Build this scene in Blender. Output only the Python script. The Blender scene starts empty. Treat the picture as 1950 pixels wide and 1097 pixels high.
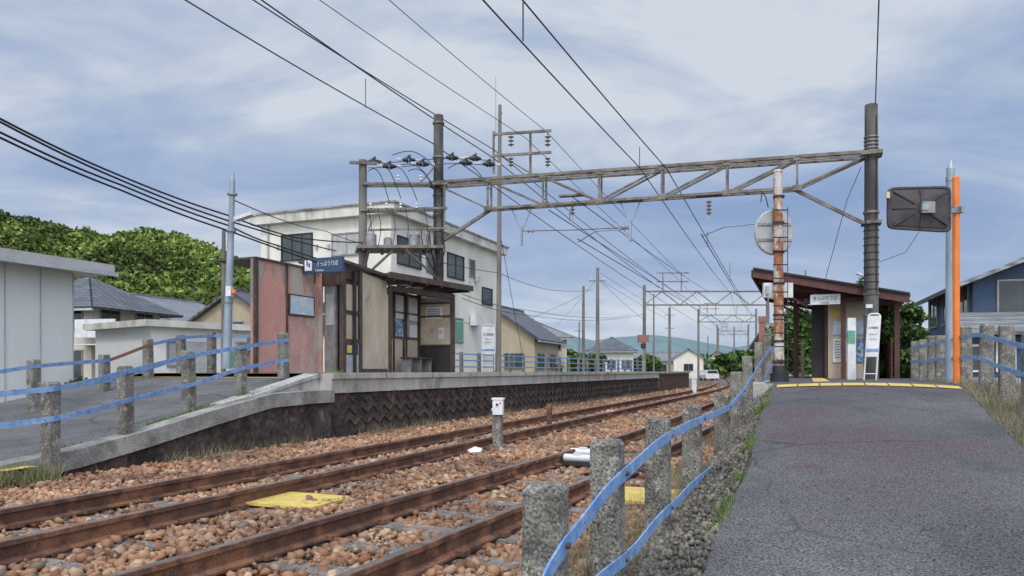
import bpy, math, random, bmesh
import numpy as np
from mathutils import Vector, Matrix
random.seed(4); rng=np.random.default_rng(4)
F=1408.; HY=706.; CX=975.; EYE=1.05
SC=bpy.context.scene
def P(px,py,Y): return Vector(((px-CX)/F*Y, Y, EYE+(HY-py)/F*Y))
def UV(u,v,z=0): return Vector((.371*u+.928*v, .928*u-.371*v, z))
U3=Vector((.371,.928,0)).normalized(); V3=Vector((.928,-.371,0)).normalized(); Z3=Vector((0,0,1))
GZ=-.30
# ------------------------------------------------------------ materials
def _base(name):
    m=bpy.data.materials.new(name); m.use_nodes=True; nt=m.node_tree
    return m,nt,nt.nodes['Principled BSDF']
def _noise(nt,vec,scale,detail=5,rough=.55):
    n=nt.nodes.new('ShaderNodeTexNoise'); n.inputs['Scale'].default_value=scale
    n.inputs['Detail'].default_value=detail; n.inputs['Roughness'].default_value=rough
    nt.links.new(vec,n.inputs['Vector']); return n
def _ramp(nt,fac,stops):
    r=nt.nodes.new('ShaderNodeValToRGB'); e=r.color_ramp.elements
    while len(e)<len(stops): e.new(.5)
    for i,(p,c) in enumerate(stops):
        e[i].position=p; e[i].color=(*c,1)
    nt.links.new(fac,r.inputs[0]); return r
def _pos(nt,sc=(1,1,1)):
    g=nt.nodes.new('ShaderNodeNewGeometry'); mp=nt.nodes.new('ShaderNodeMapping')
    mp.inputs['Scale'].default_value=sc; nt.links.new(g.outputs['Position'],mp.inputs['Vector']); return mp.outputs[0]
def _mix(nt,a,b,fac,mode='MIX'):
    m=nt.nodes.new('ShaderNodeMix'); m.data_type='RGBA'; m.blend_type=mode
    if isinstance(fac,float): m.inputs[0].default_value=fac
    else: nt.links.new(fac,m.inputs[0])
    for s,i in ((a,6),(b,7)):
        if isinstance(s,tuple): m.inputs[i].default_value=(*s,1)
        else: nt.links.new(s,m.inputs[i])
    return m.outputs[2]
def _bump(nt,bs,h,dist,st=1.):
    b=nt.nodes.new('ShaderNodeBump'); b.inputs['Distance'].default_value=dist; b.inputs['Strength'].default_value=st
    nt.links.new(h,b.inputs['Height']); nt.links.new(b.outputs[0],bs.inputs['Normal'])
def mat(name,c1,c2=None,scale=3,rough=.8,bump=0,bscale=60,metal=0,streak=False,lo=.38,hi=.62,c3=None,s3=1.2,lo3=.5,hi3=.6,speck=.25,cracks=0):
    m,nt,bs=_base(name)
    c2=c2 or tuple(x*.8 for x in c1)
    sk=streak if isinstance(streak,float) else .25
    v=_pos(nt,(1,1,sk) if streak else (1,1,1))
    n=_noise(nt,v,scale,8,.62)
    col=_ramp(nt,n.outputs[0],[(lo,c2),(hi,c1)]).outputs[0]
    if c3:
        n3=_noise(nt,_pos(nt,(1,1,.5) if streak else (1,1,1)),s3,9,.65)
        f3=_ramp(nt,n3.outputs[0],[(lo3,(0,0,0)),(hi3,(1,1,1))]).outputs[0]
        col=_mix(nt,col,c3,f3)
    f=_noise(nt,_pos(nt),bscale,3)
    fr=_ramp(nt,f.outputs[0],[(.3,(1-speck,)*3),(.7,(1+speck*.6,)*3)]).outputs[0]
    col=_mix(nt,col,fr,1.,'MULTIPLY')
    if cracks:
        pz=_pos(nt); nz=_noise(nt,pz,2.,4); wv=nt.nodes.new('ShaderNodeMix'); wv.data_type='VECTOR'; wv.inputs[0].default_value=.22
        nt.links.new(pz,wv.inputs[4]); nt.links.new(nz.outputs['Color'],wv.inputs[5])
        vo=nt.nodes.new('ShaderNodeTexVoronoi'); vo.feature='DISTANCE_TO_EDGE'; vo.inputs['Scale'].default_value=cracks; nt.links.new(wv.outputs[1],vo.inputs['Vector'])
        msk=_noise(nt,pz,.5,2)
        line=_ramp(nt,vo.outputs['Distance'],[(0,(1,1,1)),(.012,(0,0,0))]).outputs[0]
        mk=_ramp(nt,msk.outputs[0],[(.46,(0,0,0)),(.54,(.85,.85,.85))]).outputs[0]
        ff=_mix(nt,line,mk,1.,'MULTIPLY'); col=_mix(nt,col,tuple(x*.25 for x in c1),ff)
    nt.links.new(col,bs.inputs['Base Color'])
    bs.inputs['Roughness'].default_value=rough; bs.inputs['Metallic'].default_value=metal
    if bump: _bump(nt,bs,f.outputs[0],bump)
    return m
def island(name,stops,rough=.85,nscale=None,spec=None,nlo=.55,nhi=1.25,r0=.35,r1=.65):
    m,nt,bs=_base(name)
    g=nt.nodes.new('ShaderNodeNewGeometry')
    c=_ramp(nt,g.outputs['Random Per Island'],stops).outputs[0]
    if nscale:
        n=_noise(nt,_pos(nt),nscale,3)
        c=_mix(nt,c,_ramp(nt,n.outputs[0],[(r0,(nlo,nlo,nlo)),(r1,(nhi,nhi,nhi*.9))]).outputs[0],1.,'MULTIPLY')
    nt.links.new(c,bs.inputs['Base Color']); bs.inputs['Roughness'].default_value=rough
    if spec is not None: bs.inputs['Specular IOR Level'].default_value=spec
    return m
M={}
M['asphalt']=mat('asphalt',(.155,.15,.145),(.088,.085,.086),.9,.94,.010,75,c3=(.115,.085,.092),s3=.45,speck=1.15,cracks=.5)
M['asphalt_old']=mat('asphalt_old',(.17,.165,.16),(.105,.103,.102),1.3,.94,.008,70,speck=.9,cracks=.4)
M['concrete']=mat('concrete',(.40,.385,.345),(.23,.22,.195),2.2,.9,.004,60,c3=(.14,.13,.11),s3=1.7,lo3=.50,hi3=.66,speck=.45)
M['concrete_light']=mat('concrete_light',(.53,.505,.45),(.37,.35,.31),2,.9,.004,50,streak=True,c3=(.2,.18,.15),s3=1.6,lo3=.54,hi3=.68)
M['post_concrete']=mat('post_concrete',(.29,.27,.23),(.14,.13,.11),4,.95,.012,70,c3=(.36,.345,.29),s3=9,lo3=.55,hi3=.62,speck=.8)
M['pole_concrete']=mat('pole_concrete',(.24,.22,.19),(.15,.135,.12),2,.9,.002,50,streak=True)
M['pole_dark']=mat('pole_dark',(.14,.13,.115),(.055,.052,.048),1.6,.85,.004,40,streak=True,lo=.42,hi=.58)
M['wall_stone']=mat('wall_stone',(.10,.072,.057),(.035,.025,.022),3.5,.95,.03,12,c3=(.19,.16,.13),s3=2.5,lo3=.58,hi3=.70,speck=.5)
M['steel']=mat('steel',(.36,.36,.36),(.24,.23,.22),4,.5,0,metal=.4)
M['galv']=mat('galv',(.36,.42,.47),(.25,.30,.34),5,.5,0,metal=.3,streak=True)
M['truss']=mat('truss',(.26,.235,.205),(.12,.10,.08),3,.7,0,metal=.1)
M['rail_rust']=mat('rail_rust',(.18,.083,.047),(.09,.045,.03),6,.8,.003,80,c3=(.26,.12,.06),s3=3,speck=.4)
M['rail_top']=mat('rail_top',(.30,.25,.215),(.16,.115,.09),5,.45,0,metal=.5)
M['sleeper']=mat('sleeper',(.33,.29,.255),(.16,.14,.12),6,.95,.02,50,speck=.6)
M['ballast_bed']=mat('ballast_bed',(.24,.13,.08),(.085,.052,.038),9,.95,.05,26,c3=(.17,.15,.125),s3=.5,lo3=.5,hi3=.7,speck=.6)
M['stones']=island('stones',[(0,(.15,.07,.042)),(.2,(.32,.155,.085)),(.45,(.44,.245,.145)),(.65,(.26,.12,.07)),(.8,(.54,.38,.26)),(.93,(.36,.22,.14)),(1,(.18,.15,.13))],.85,.9,None,.5,1.15)
M['blue']=mat('blue_paint',(.13,.26,.52),(.27,.41,.62),9,.6,0,c3=(.20,.13,.11),s3=14,lo3=.60,hi3=.66)
M['redrust']=mat('red_rust_paint',(.36,.14,.11),(.24,.13,.10),6,.7)
M['orange']=mat('orange_paint',(.85,.23,.03),(.75,.19,.03),3,.5,speck=.08)
M['yellow']=mat('yellow_paint',(.72,.53,.13),(.58,.43,.10),8,.8,.003,60,c3=(.35,.3,.2),s3=6,lo3=.58,hi3=.70)
M['white']=mat('white_paint',(.78,.78,.77),(.62,.62,.62),4,.5,speck=.08)
M['black']=mat('black_plastic',(.02,.02,.022),(.03,.03,.03),4,.5)
M['mirror_back']=mat('mirror_back',(.07,.055,.058),(.04,.033,.036),6,.6,.002,30)
M['wire']=mat('wire_metal',(.06,.06,.065),(.04,.04,.045),4,.7)
M['cable']=mat('cable_black',(.015,.015,.017),(.02,.02,.02),4,.6)
M['rust_white']=mat('rust_white_paint',(.66,.61,.56),(.50,.43,.38),5,.8,.002,50,c3=(.36,.14,.06),s3=4,lo3=.46,hi3=.53,streak=.6)
M['grey_paint']=mat('grey_paint',(.50,.51,.51),(.40,.41,.41),3,.6)
M['pink']=mat('pink_peeling_wall',(.58,.34,.285),(.40,.235,.195),1.8,.9,.003,30,streak=.4,c3=(.46,.40,.34),s3=1.5,lo3=.50,hi3=.56,speck=.2)
M['pink2']=mat('weathered_wall',(.47,.41,.35),(.22,.175,.15),2.2,.9,.003,30,streak=.3,c3=(.58,.29,.23),s3=.75,lo3=.50,hi3=.53,speck=.2)
M['pinkpatch']=mat('pink_paint_patch',(.62,.33,.27),(.52,.27,.22),2.5,.9,.002,30,speck=.2)
M['beige']=mat('beige_panel',(.58,.49,.37),(.46,.375,.27),1.8,.8,streak=.5,c3=(.26,.17,.11),s3=1.6,lo3=.60,hi3=.72)
M['brown']=mat('brown_frame',(.11,.07,.055),(.06,.04,.033),4,.6)
M['redbrown']=mat('redbrown_paint',(.13,.05,.042),(.075,.032,.028),4,.7)
M['glass']=mat('window_glass',(.05,.07,.07),(.03,.04,.04),1.,.06,speck=0)
M['frost']=mat('frosted_glass',(.48,.48,.45),(.34,.34,.32),2.0,.35,streak=.5)
M['dark']=mat('dark_interior',(.045,.04,.038),(.03,.03,.03),2,.9)
M['white_wall']=mat('white_render_wall',(.78,.745,.655),(.68,.645,.555),.9,.85,.002,30,streak=.4,c3=(.46,.42,.35),s3=.8,lo3=.58,hi3=.76,speck=.08)
M['parapet']=mat('parapet_render',(.74,.71,.64),(.54,.51,.45),1.5,.85,streak=.4,c3=(.28,.26,.22),s3=1.4,lo3=.53,hi3=.72)
M['cream']=mat('cream_wall',(.66,.60,.50),(.56,.5,.42),1.2,.85,streak=True)
M['tanwall']=mat('tan_wall',(.50,.41,.29),(.42,.34,.24),1.2,.85,streak=True)
M['shed']=mat('shed_panel',(.80,.79,.76),(.72,.71,.68),.6,.5,streak=True,speck=.05)
M['shedroof']=mat('shed_fascia',(.50,.48,.47),(.42,.40,.39),1,.5)
M['navy']=mat('navy_siding',(.04,.085,.16),(.03,.065,.125),1,.6)
M['navysign']=mat('sign_navy',(.03,.065,.13),(.03,.06,.12),1,.4,speck=.05)
M['lightblue']=mat('map_blue',(.42,.55,.66),(.6,.62,.62),6,.4,lo=.45,hi=.5,speck=.1,c3=(.65,.5,.45),s3=14,lo3=.6,hi3=.63)
M['poster']=mat('poster_white',(.75,.75,.71),(.60,.63,.62),12,.4,speck=.1)
M['poster_b']=mat('poster_blue',(.10,.22,.42),(.5,.55,.6),9,.4,lo=.45,hi=.5)
M['greenp']=mat('poster_green',(.14,.38,.25),(.12,.33,.22),3,.5)
M['redp']=mat('poster_red',(.6,.06,.05),(.6,.06,.05),3,.5)
M['ink']=mat('printed_ink',(.12,.13,.15),(.12,.13,.15),3,.6)
M['trunk']=mat('bark',(.10,.075,.055),(.05,.04,.03),8,.95,.01,40)
M['leaf']=island('leaf',[(0,(.035,.075,.02)),(.5,(.065,.125,.03)),(1,(.11,.18,.05))],.7,.8,.2)
M['forest']=island('forest_leaf',[(0,(.055,.09,.024)),(.35,(.10,.15,.035)),(.7,(.17,.22,.055)),(1,(.25,.30,.09))],.85,.045,.15,.5,1.45,.42,.58)
M['grass']=island('grass_blade',[(0,(.07,.14,.03)),(.6,(.14,.23,.05)),(1,(.24,.28,.09))],.8,1.5,.2)
M['drygrass']=island('dry_grass',[(0,(.22,.18,.12)),(.6,(.38,.32,.22)),(1,(.17,.17,.10))],.9,1.5,.2)
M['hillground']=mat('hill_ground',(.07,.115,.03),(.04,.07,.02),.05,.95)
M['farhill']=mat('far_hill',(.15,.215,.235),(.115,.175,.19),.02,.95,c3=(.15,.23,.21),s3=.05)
M['ground']=mat('ground_soil',(.19,.175,.135),(.10,.12,.055),.25,.95,.02,20,c3=(.26,.24,.2),s3=.12,speck=.4)
M['gravel']=mat('gravel_verge',(.18,.165,.15),(.075,.07,.063),8,.95,.03,30,c3=(.10,.11,.055),s3=1.2,lo3=.56,hi3=.68,speck=.7)
M['insul']=mat('porcelain',(.35,.28,.22),(.3,.22,.18),4,.3)
def tile_mat(name,c,c2):
    m,nt,bs=_base(name)
    v=_pos(nt); br=nt.nodes.new('ShaderNodeTexWave'); br.inputs['Scale'].default_value=1.9
    br.wave_profile='SAW'; br.bands_direction='Z'; nt.links.new(v,br.inputs[0])
    w=nt.nodes.new('ShaderNodeTexWave'); w.inputs['Scale'].default_value=1.1; w.bands_direction='DIAGONAL'; nt.links.new(v,w.inputs[0])
    n=_noise(nt,v,1.5,5)
    col=_ramp(nt,n.outputs[0],[(.35,c2),(.65,c)]).outputs[0]
    col=_mix(nt,col,_ramp(nt,br.outputs[0],[(0,(.5,.5,.5)),(.6,(1,1,1))]).outputs[0],.8,'MULTIPLY')
    nt.links.new(col,bs.inputs['Base Color']); bs.inputs['Roughness'].default_value=.55
    _bump(nt,bs,w.outputs[0],.05); return m
M['tile']=tile_mat('roof_tile',(.14,.145,.16),(.085,.09,.10))
M['tile_l']=tile_mat('roof_tile_grey',(.27,.275,.285),(.19,.195,.205))
# ------------------------------------------------------------ builder
def group(name,loc):
    e=bpy.data.objects.new(name,None); e.empty_display_size=.3
    SC.collection.objects.link(e); e.location=Vector(loc); return e
def put(o,parent):
    SC.collection.objects.link(o)
    if parent:
        o.parent=parent; o.matrix_parent_inverse=Matrix.Translation(-parent.location)
class MB:
    def __init__(s,name,parent=None): s.n=name;s.p=parent;s.v=[];s.f=[];s.mi=[];s.sm=[];s.ml=[]
    def _m(s,k):
        m=M[k] if isinstance(k,str) else k
        if m not in s.ml: s.ml.append(m)
        return s.ml.index(m)
    def add(s,vs,fs,m,sm=False):
        b=len(s.v); s.v+= [tuple(x) for x in vs]; i=s._m(m)
        for f in fs: s.f.append(tuple(b+k for k in f)); s.mi.append(i); s.sm.append(sm)
        return s
    def poly(s,pts,m): return s.add(pts,[tuple(range(len(pts)))],m)
    def obox(s,o,a,b,c,m):
        o=Vector(o);a=Vector(a);b=Vector(b);c=Vector(c)
        v=[o,o+a,o+a+b,o+b,o+c,o+a+c,o+a+b+c,o+b+c]
        return s.add(v,[(0,3,2,1),(4,5,6,7),(0,1,5,4),(1,2,6,5),(2,3,7,6),(3,0,4,7)],m)
    def box(s,c,sz,m,ax=None,ay=None):
        ax=(ax or Vector((1,0,0))).normalized(); ay=ay or Z3.cross(ax)
        c=Vector(c); a=ax*sz[0]; b=ay*sz[1]; d=Z3*sz[2]
        return s.obox(c-a/2-b/2-d/2,a,b,d,m)
    def beam(s,a,b,w,h,m):
        a=Vector(a);b=Vector(b);d=b-a
        if d.length<1e-5: return s
        side=d.cross(Z3)
        if side.length<1e-3*d.length: side=V3.copy()
        side.normalize(); up=side.cross(d).normalized()
        return s.obox(a-side*w/2-up*h/2,d,side*w,up*h,m)
    def cyl(s,a,b,r1,r2=None,m='steel',n=14,caps=True):
        a=Vector(a);b=Vector(b); r2=r1 if r2 is None else r2; d=(b-a).normalized()
        x=d.orthogonal().normalized(); y=d.cross(x); vs=[]
        for c,r in ((a,r1),(b,r2)):
            for i in range(n):
                t=2*math.pi*i/n; vs.append(c+x*r*math.cos(t)+y*r*math.sin(t))
        s.add(vs,[(i,(i+1)%n,n+(i+1)%n,n+i) for i in range(n)],m,True)
        if caps:
            s.add(vs[:n][::-1],[tuple(range(n))],m); s.add(vs[n:],[tuple(range(n))],m)
        return s
    def tube(s,pts,r,m,n=5):
        for a,b in zip(pts[:-1],pts[1:]): s.cyl(a,b,r,r,m,n,False)
        return s
    def slab4(s,v,dz,m):
        v=[Vector(q) for q in v]; return s.add(v+[q+Z3*dz for q in v],[(0,1,2,3),(4,5,6,7),(0,1,5,4),(1,2,6,5),(2,3,7,6),(3,0,4,7)],m)
    def done(s,recalc=True):
        me=bpy.data.meshes.new(s.n)
        if not s.v: return None
        a=np.array(s.v); c=np.array([(a[:,0].min()+a[:,0].max())/2,(a[:,1].min()+a[:,1].max())/2,a[:,2].min()])
        me.from_pydata((a-c).tolist(),[],s.f)
        for m in s.ml: me.materials.append(m)
        me.polygons.foreach_set('material_index',s.mi); me.polygons.foreach_set('use_smooth',s.sm)
        if recalc:
            bm=bmesh.new(); bm.from_mesh(me); bmesh.ops.recalc_face_normals(bm,faces=bm.faces); bm.to_mesh(me); bm.free()
        me.update(); o=bpy.data.objects.new(s.n,me); o.location=c; put(o,s.p); return o
class PL:   # vertical plane through two ground points
    def __init__(s,a,b):
        s.a=Vector((a[0],a[1],0)); s.b=Vector((b[0],b[1],0)); s.d=(s.b-s.a)
        s.dir=s.d.normalized(); n=s.dir.cross(Z3)
        if n.y>0: n=-n
        s.nrm=n
    def xy(s,px):
        r=(px-CX)/F; t=(r*s.a.y-s.a.x)/(s.d.x-r*s.d.y); return s.a+s.d*t
    def at(s,px,py,off=0):
        q=s.xy(px); z=EYE+(HY-py)/F*q.y; return Vector((q.x,q.y,z))+s.nrm*off
    def z(s,px,py): return s.at(px,py).z
    def rect(s,mb,x0,x1,yt,yb,m,o0=0,o1=.03,zt=None,zb=None):
        a=s.xy(x0); b=s.xy(x1); zt=s.z(x0,yt) if zt is None else zt; zb=s.z(x0,yb) if zb is None else zb
        a=Vector((a.x,a.y,zb))+s.nrm*o0; b=Vector((b.x,b.y,zb))+s.nrm*o0
        mb.obox(a,b-a,s.nrm*(o1-o0),Vector((0,0,zt-zb)),m); return a,b,zb,zt
    def window(s,mb,x0,x1,yt,yb,glass='glass',frame='steel',mull=1,out=.05,fw=.06):
        a=s.xy(x0);b=s.xy(x1);zt=s.z(x0,yt);zb=s.z(x0,yb)
        winbox(mb,Vector((a.x,a.y,zb)),Vector((b.x,b.y,zb)),zt-zb,s.nrm,glass,frame,mull,out,fw)
def winbox(mb,a,b,h,nrm,glass,frame,mull=1,out=.05,fw=.06):
    d=b-a; L=d.length; dr=d.normalized()
    mb.obox(a+nrm*.004,d,nrm*.012,Z3*h,glass)
    mb.obox(a-dr*fw,dr*fw,nrm*out,Z3*h,frame); mb.obox(b,dr*fw,nrm*out,Z3*h,frame)
    mb.obox(a-dr*fw-Z3*fw,dr*(L+2*fw),nrm*(out+.03),Z3*fw,frame); mb.obox(a-dr*fw+Z3*h,dr*(L+2*fw),nrm*out,Z3*fw,frame)
    for i in range(mull):
        q=a+d*((i+1)/(mull+1)); mb.obox(q-dr*fw*.4,dr*fw*.8,nrm*out*.8,Z3*h,frame)
def text(body,center,xdir,width,height,m,parent,name='lettering'):
    cu=bpy.data.curves.new(name,'FONT'); cu.body=body; cu.align_x='CENTER'; cu.align_y='CENTER'; cu.size=1; cu.extrude=.002
    cu.materials.append(M[m]); o=bpy.data.objects.new(name,cu); put(o,parent)
    bpy.context.view_layer.update(); d=o.dimensions
    sx=width/max(d.x,.01); sy=height/max(d.y,.01) if height else sx
    x=Vector(xdir).normalized(); n=x.cross(Z3)
    R=Matrix((x,Z3,n)).transposed().to_4x4()
    o.matrix_basis=Matrix.Translation(Vector(center))@R@Matrix.Diagonal((sx,sy,1,1)); return o
def quads(name,c,size,m,parent=None):
    n=len(c); a=rng.normal(size=(n,3)); a/=np.linalg.norm(a,axis=1)[:,None]
    b=np.cross(a,rng.normal(size=(n,3))); b/=np.linalg.norm(b,axis=1)[:,None]
    s=(size*(.6+.8*rng.random(n)))[:,None]
    v=np.stack([c-a*s,c-b*s*.55,c+a*s,c+b*s*.55],1).reshape(-1,3)
    return rawmesh(name,v,np.arange(4*n),4,m,parent)
def rawmesh(name,v,idx,k,m,parent=None):
    me=bpy.data.meshes.new(name); nf=len(idx)//k
    c=np.array([v[:,0].mean(),v[:,1].mean(),v[:,2].min()]); v=v-c
    me.vertices.add(len(v)); me.vertices.foreach_set('co',v.astype(np.float32).ravel())
    me.loops.add(len(idx)); me.loops.foreach_set('vertex_index',np.asarray(idx,dtype=np.int32))
    me.polygons.add(nf); me.polygons.foreach_set('loop_start',np.arange(0,nf*k,k,dtype=np.int32))
    me.polygons.foreach_set('loop_total',np.full(nf,k,dtype=np.int32))
    me.materials.append(M[m]); me.update(calc_edges=True); me.validate()
    o=bpy.data.objects.new(name,me); o.location=c; put(o,parent); return o
def blades(name,base,h,w,m):
    n=len(base); t=rng.random(n)*6.283; d=np.stack([np.cos(t),np.sin(t),np.zeros(n)],1)
    hh=h*(.4+.9*rng.random(n)); l=rng.normal(size=(n,3))*.4; l[:,2]=1
    tip=base+l*hh[:,None]
    v=np.stack([base-d*w,base+d*w,tip],1).reshape(-1,3)
    return rawmesh(name,v,np.arange(3*n),3,m)
# ------------------------------------------------------------ camera / light / sky
cam=bpy.data.cameras.new('camera'); co=bpy.data.objects.new('camera',cam); SC.collection.objects.link(co)
co.location=(0,0,EYE); co.rotation_euler=(math.radians(90),0,0)
cam.sensor_width=36; cam.lens=36*F/1950; cam.shift_y=(HY-548.5)/1950; cam.clip_end=6000; cam.clip_start=.05
SC.camera=co
w=bpy.data.worlds.new('World'); SC.world=w; w.use_nodes=True; nt=w.node_tree; bg=nt.nodes['Background']
sun_dir=Vector((-.08,-.75,.95)).normalized()
el=math.asin(sun_dir.z); az=math.atan2(sun_dir.x,sun_dir.y)
sky=nt.nodes.new('ShaderNodeTexSky'); sky.sky_type='NISHITA'; sky.sun_disc=False; sky.sun_elevation=el; sky.sun_rotation=az
tc=nt.nodes.new('ShaderNodeTexCoord'); sp=nt.nodes.new('ShaderNodeSeparateXYZ'); nt.links.new(tc.outputs['Generated'],sp.inputs[0])
def mth(op,a,b=None):
    n=nt.nodes.new('ShaderNodeMath'); n.operation=op
    for i,s in enumerate((a,b)):
        if s is None: continue
        if isinstance(s,(int,float)): n.inputs[i].default_value=s
        else: nt.links.new(s,n.inputs[i])
    return n.outputs[0]
zz=mth('ADD',mth('MAXIMUM',sp.outputs[2],0.0),.22)
cx_=mth('DIVIDE',sp.outputs[0],zz); cy_=mth('DIVIDE',sp.outputs[1],zz)
cb=nt.nodes.new('ShaderNodeCombineXYZ'); nt.links.new(cx_,cb.inputs[0]); nt.links.new(cy_,cb.inputs[1]); cb.inputs[2].default_value=2.3
mp=nt.nodes.new('ShaderNodeMapping'); nt.links.new(cb.outputs[0],mp.inputs[0]); mp.inputs['Rotation'].default_value=(0,0,-.5); mp.inputs['Scale'].default_value=(.8,1.25,1)
n1=_noise(nt,mp.outputs[0],1.9,10,.56); n1.inputs['Distortion'].default_value=.45
n2=_noise(nt,mp.outputs[0],.75,5,.5)
mm=mth('ADD',mth('MULTIPLY',n1.outputs[0],.45),mth('MULTIPLY',n2.outputs[0],.55))
cr=_ramp(nt,mm,[(.38,(.27,.375,.60)),(.46,(.345,.445,.655)),(.52,(.46,.545,.70)),(.585,(.66,.715,.79))])
sc_=_mix(nt,cr.outputs[0],(10.,10.,10.),1.,'MULTIPLY')
hz=_ramp(nt,sp.outputs[2],[(0,(1,1,1)),(.20,(0,0,0))])
sc2=_mix(nt,sc_,(6.1,6.9,8.0),mth('MULTIPLY',hz.outputs[0],.5))
fin=_mix(nt,sky.outputs[0],sc2,.93)
# sky boost added out of view, towards the sun (overhead / behind), to light scene
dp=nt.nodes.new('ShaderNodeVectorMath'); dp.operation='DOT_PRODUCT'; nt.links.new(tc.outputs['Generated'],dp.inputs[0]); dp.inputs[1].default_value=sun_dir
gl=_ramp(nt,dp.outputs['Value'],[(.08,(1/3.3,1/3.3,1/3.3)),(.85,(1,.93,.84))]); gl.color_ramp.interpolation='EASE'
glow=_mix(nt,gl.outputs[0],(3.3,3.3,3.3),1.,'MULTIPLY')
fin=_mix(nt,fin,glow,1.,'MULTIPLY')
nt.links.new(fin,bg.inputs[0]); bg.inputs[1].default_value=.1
sl=bpy.data.lights.new('sun','SUN'); sl.energy=1.5; sl.angle=math.radians(12); sl.color=(1,.94,.85)
so=bpy.data.objects.new('sun',sl); SC.collection.objects.link(so); so.rotation_euler=sun_dir.to_track_quat('Z','Y').to_euler(); so.location=(-10,-10,20)
SC.view_settings.view_transform='Standard'; SC.view_settings.look='None'; SC.view_settings.exposure=0
# ------------------------------------------------------------ ground and tracks
g=MB('ground'); g.poly([(-3000,-600,GZ),(3000,-600,GZ),(3000,4000,GZ),(-3000,4000,GZ)],'ground'); g.done()
def smooth_path(pts,step=.5,y0=-10,y1=220):
    Y=np.arange(y0,y1,step); a=np.array(pts); X=np.interp(Y,a[:,0],a[:,1]); k=9
    Xp=np.concatenate([X[0]-(np.arange(k,0,-1))*(X[1]-X[0]),X,X[-1]+np.arange(1,k+1)*(X[-1]-X[-2])])
    X=np.convolve(Xp,np.ones(2*k+1)/(2*k+1),'valid'); return np.stack([X,Y],1)
far_c=smooth_path([(-12,-10.35),(2,-4.75),(5.6,-3.31),(11.46,-1.03),(43.5,11.75),(60,17.2),(100,28.4),(220,58)])
near_c=smooth_path([(-12,-8.95),(3.78,-1.48),(6.6,-.13),(12.97,2.85),(23.8,6.95),(43.5,14.6),(60,20.2),(100,31.4),(220,61)])
def nrm2(p):
    d=np.gradient(p,axis=0); d/=np.linalg.norm(d,axis=1)[:,None]; return np.stack([d[:,1],-d[:,0]],1)
prof=[(-.06,-.15),(.06,-.15),(.06,-.135),(.012,-.118),(.012,-.045),(.034,-.035),(.034,-.004),(.026,0),(-.026,0),(-.034,-.004),(-.034,-.035),(-.012,-.045),(-.012,-.118),(-.06,-.135)]
def track(path,name):
    N=nrm2(path)
    gr=group(name,(path[30,0],path[30,1],-.15))
    for side in (-1,1):
        mb=MB('rail',gr); pts=path+N*side*.5335; n=len(prof); vs=[]
        for p,nn in zip(pts,N):
            for q in prof: vs.append((p[0]+nn[0]*q[0],p[1]+nn[1]*q[0],q[1]))
        for k in range(n):
            mi=mb._m('rail_top' if k==7 else 'rail_rust')
            for i in range(len(pts)-1):
                mb.f.append((i*n+k,i*n+(k+1)%n,(i+1)*n+(k+1)%n,(i+1)*n+k)); mb.mi.append(mi); mb.sm.append(False)
        mb.v=vs
        s=np.concatenate([[0],np.cumsum(np.linalg.norm(np.diff(pts,axis=0),axis=1))])
        for d in np.arange(3+side,60,9.6):
            x=np.interp(d+8,s,pts[:,0]); y=np.interp(d+8,s,pts[:,1]); i=min(int((d+8)/.54),len(N)-1); t=Vector((-N[i][1],N[i][0],0)); nn=Vector((N[i][0],N[i][1],0))
            for sd in (-1,1):
                mb.box(Vector((x,y,-.08))+nn*sd*.022,(.55,.02,.075),'rail_rust',t)
                for bb in (-.2,-.07,.07,.2): mb.cyl(Vector((x,y,-.08))+nn*sd*.03+t*bb,Vector((x,y,-.08))+nn*sd*.05+t*bb,.014,.014,'rail_rust',6)
        for d in np.arange(8,60,.62):
            x=np.interp(d,s,pts[:,0]); y=np.interp(d,s,pts[:,1]); i=min(int(d/.54),len(N)-1); t=Vector((-N[i][1],N[i][0],0))
            mb.box(Vector((x,y,-.135)),(.1,.2,.03),'rail_rust',t)
        mb.done()
    mb=MB('sleepers',gr); s=np.concatenate([[0],np.cumsum(np.linalg.norm(np.diff(path,axis=0),axis=1))])
    for d in np.arange(8,150,.62):
        x=np.interp(d,s,path[:,0]); y=np.interp(d,s,path[:,1]); i=min(int(np.searchsorted(s,d)),len(N)-1); nn=Vector((N[i][0],N[i][1],0))
        rt=nn.copy(); rt.rotate(Matrix.Rotation(random.uniform(-.02,.02),3,'Z'))
        mb.box(Vector((x,y,-.232+random.uniform(-.012,.004))),(2.05,.2,.14),'sleeper',rt)
    mb.done()
track(far_c,'railway_track'); track(near_c,'railway_track')
mb=MB('ballast_bed'); Ys=[-10,2,5,8,12,16,20,26,34,43,55,75,100,150,215]
def bxl(Y): return (-8.55+.4*Y) if Y<45 else np.interp(Y,far_c[:,1],far_c[:,0])-2.6
def bxr(Y): return (-1.1+.41*Y) if Y<45 else np.interp(Y,near_c[:,1],near_c[:,0])+2.2
for a,b in zip(Ys[:-1],Ys[1:]):
    for i in range(6):
        f0,f1=i/6,(i+1)/6
        q=lambda Y,f:(bxl(Y)*(1-f)+bxr(Y)*f,Y,-.21)
        mb.poly([q(a,f0),q(a,f1),q(b,f1),q(b,f0)],'ballast_bed')
mb.done()
bm=bmesh.new(); bmesh.ops.create_icosphere(bm,subdivisions=1,radius=1); iv=np.array([v.co[:] for v in bm.verts]); fi=np.array([[v.index for v in f.verts] for f in bm.faces]); bm.free()
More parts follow.
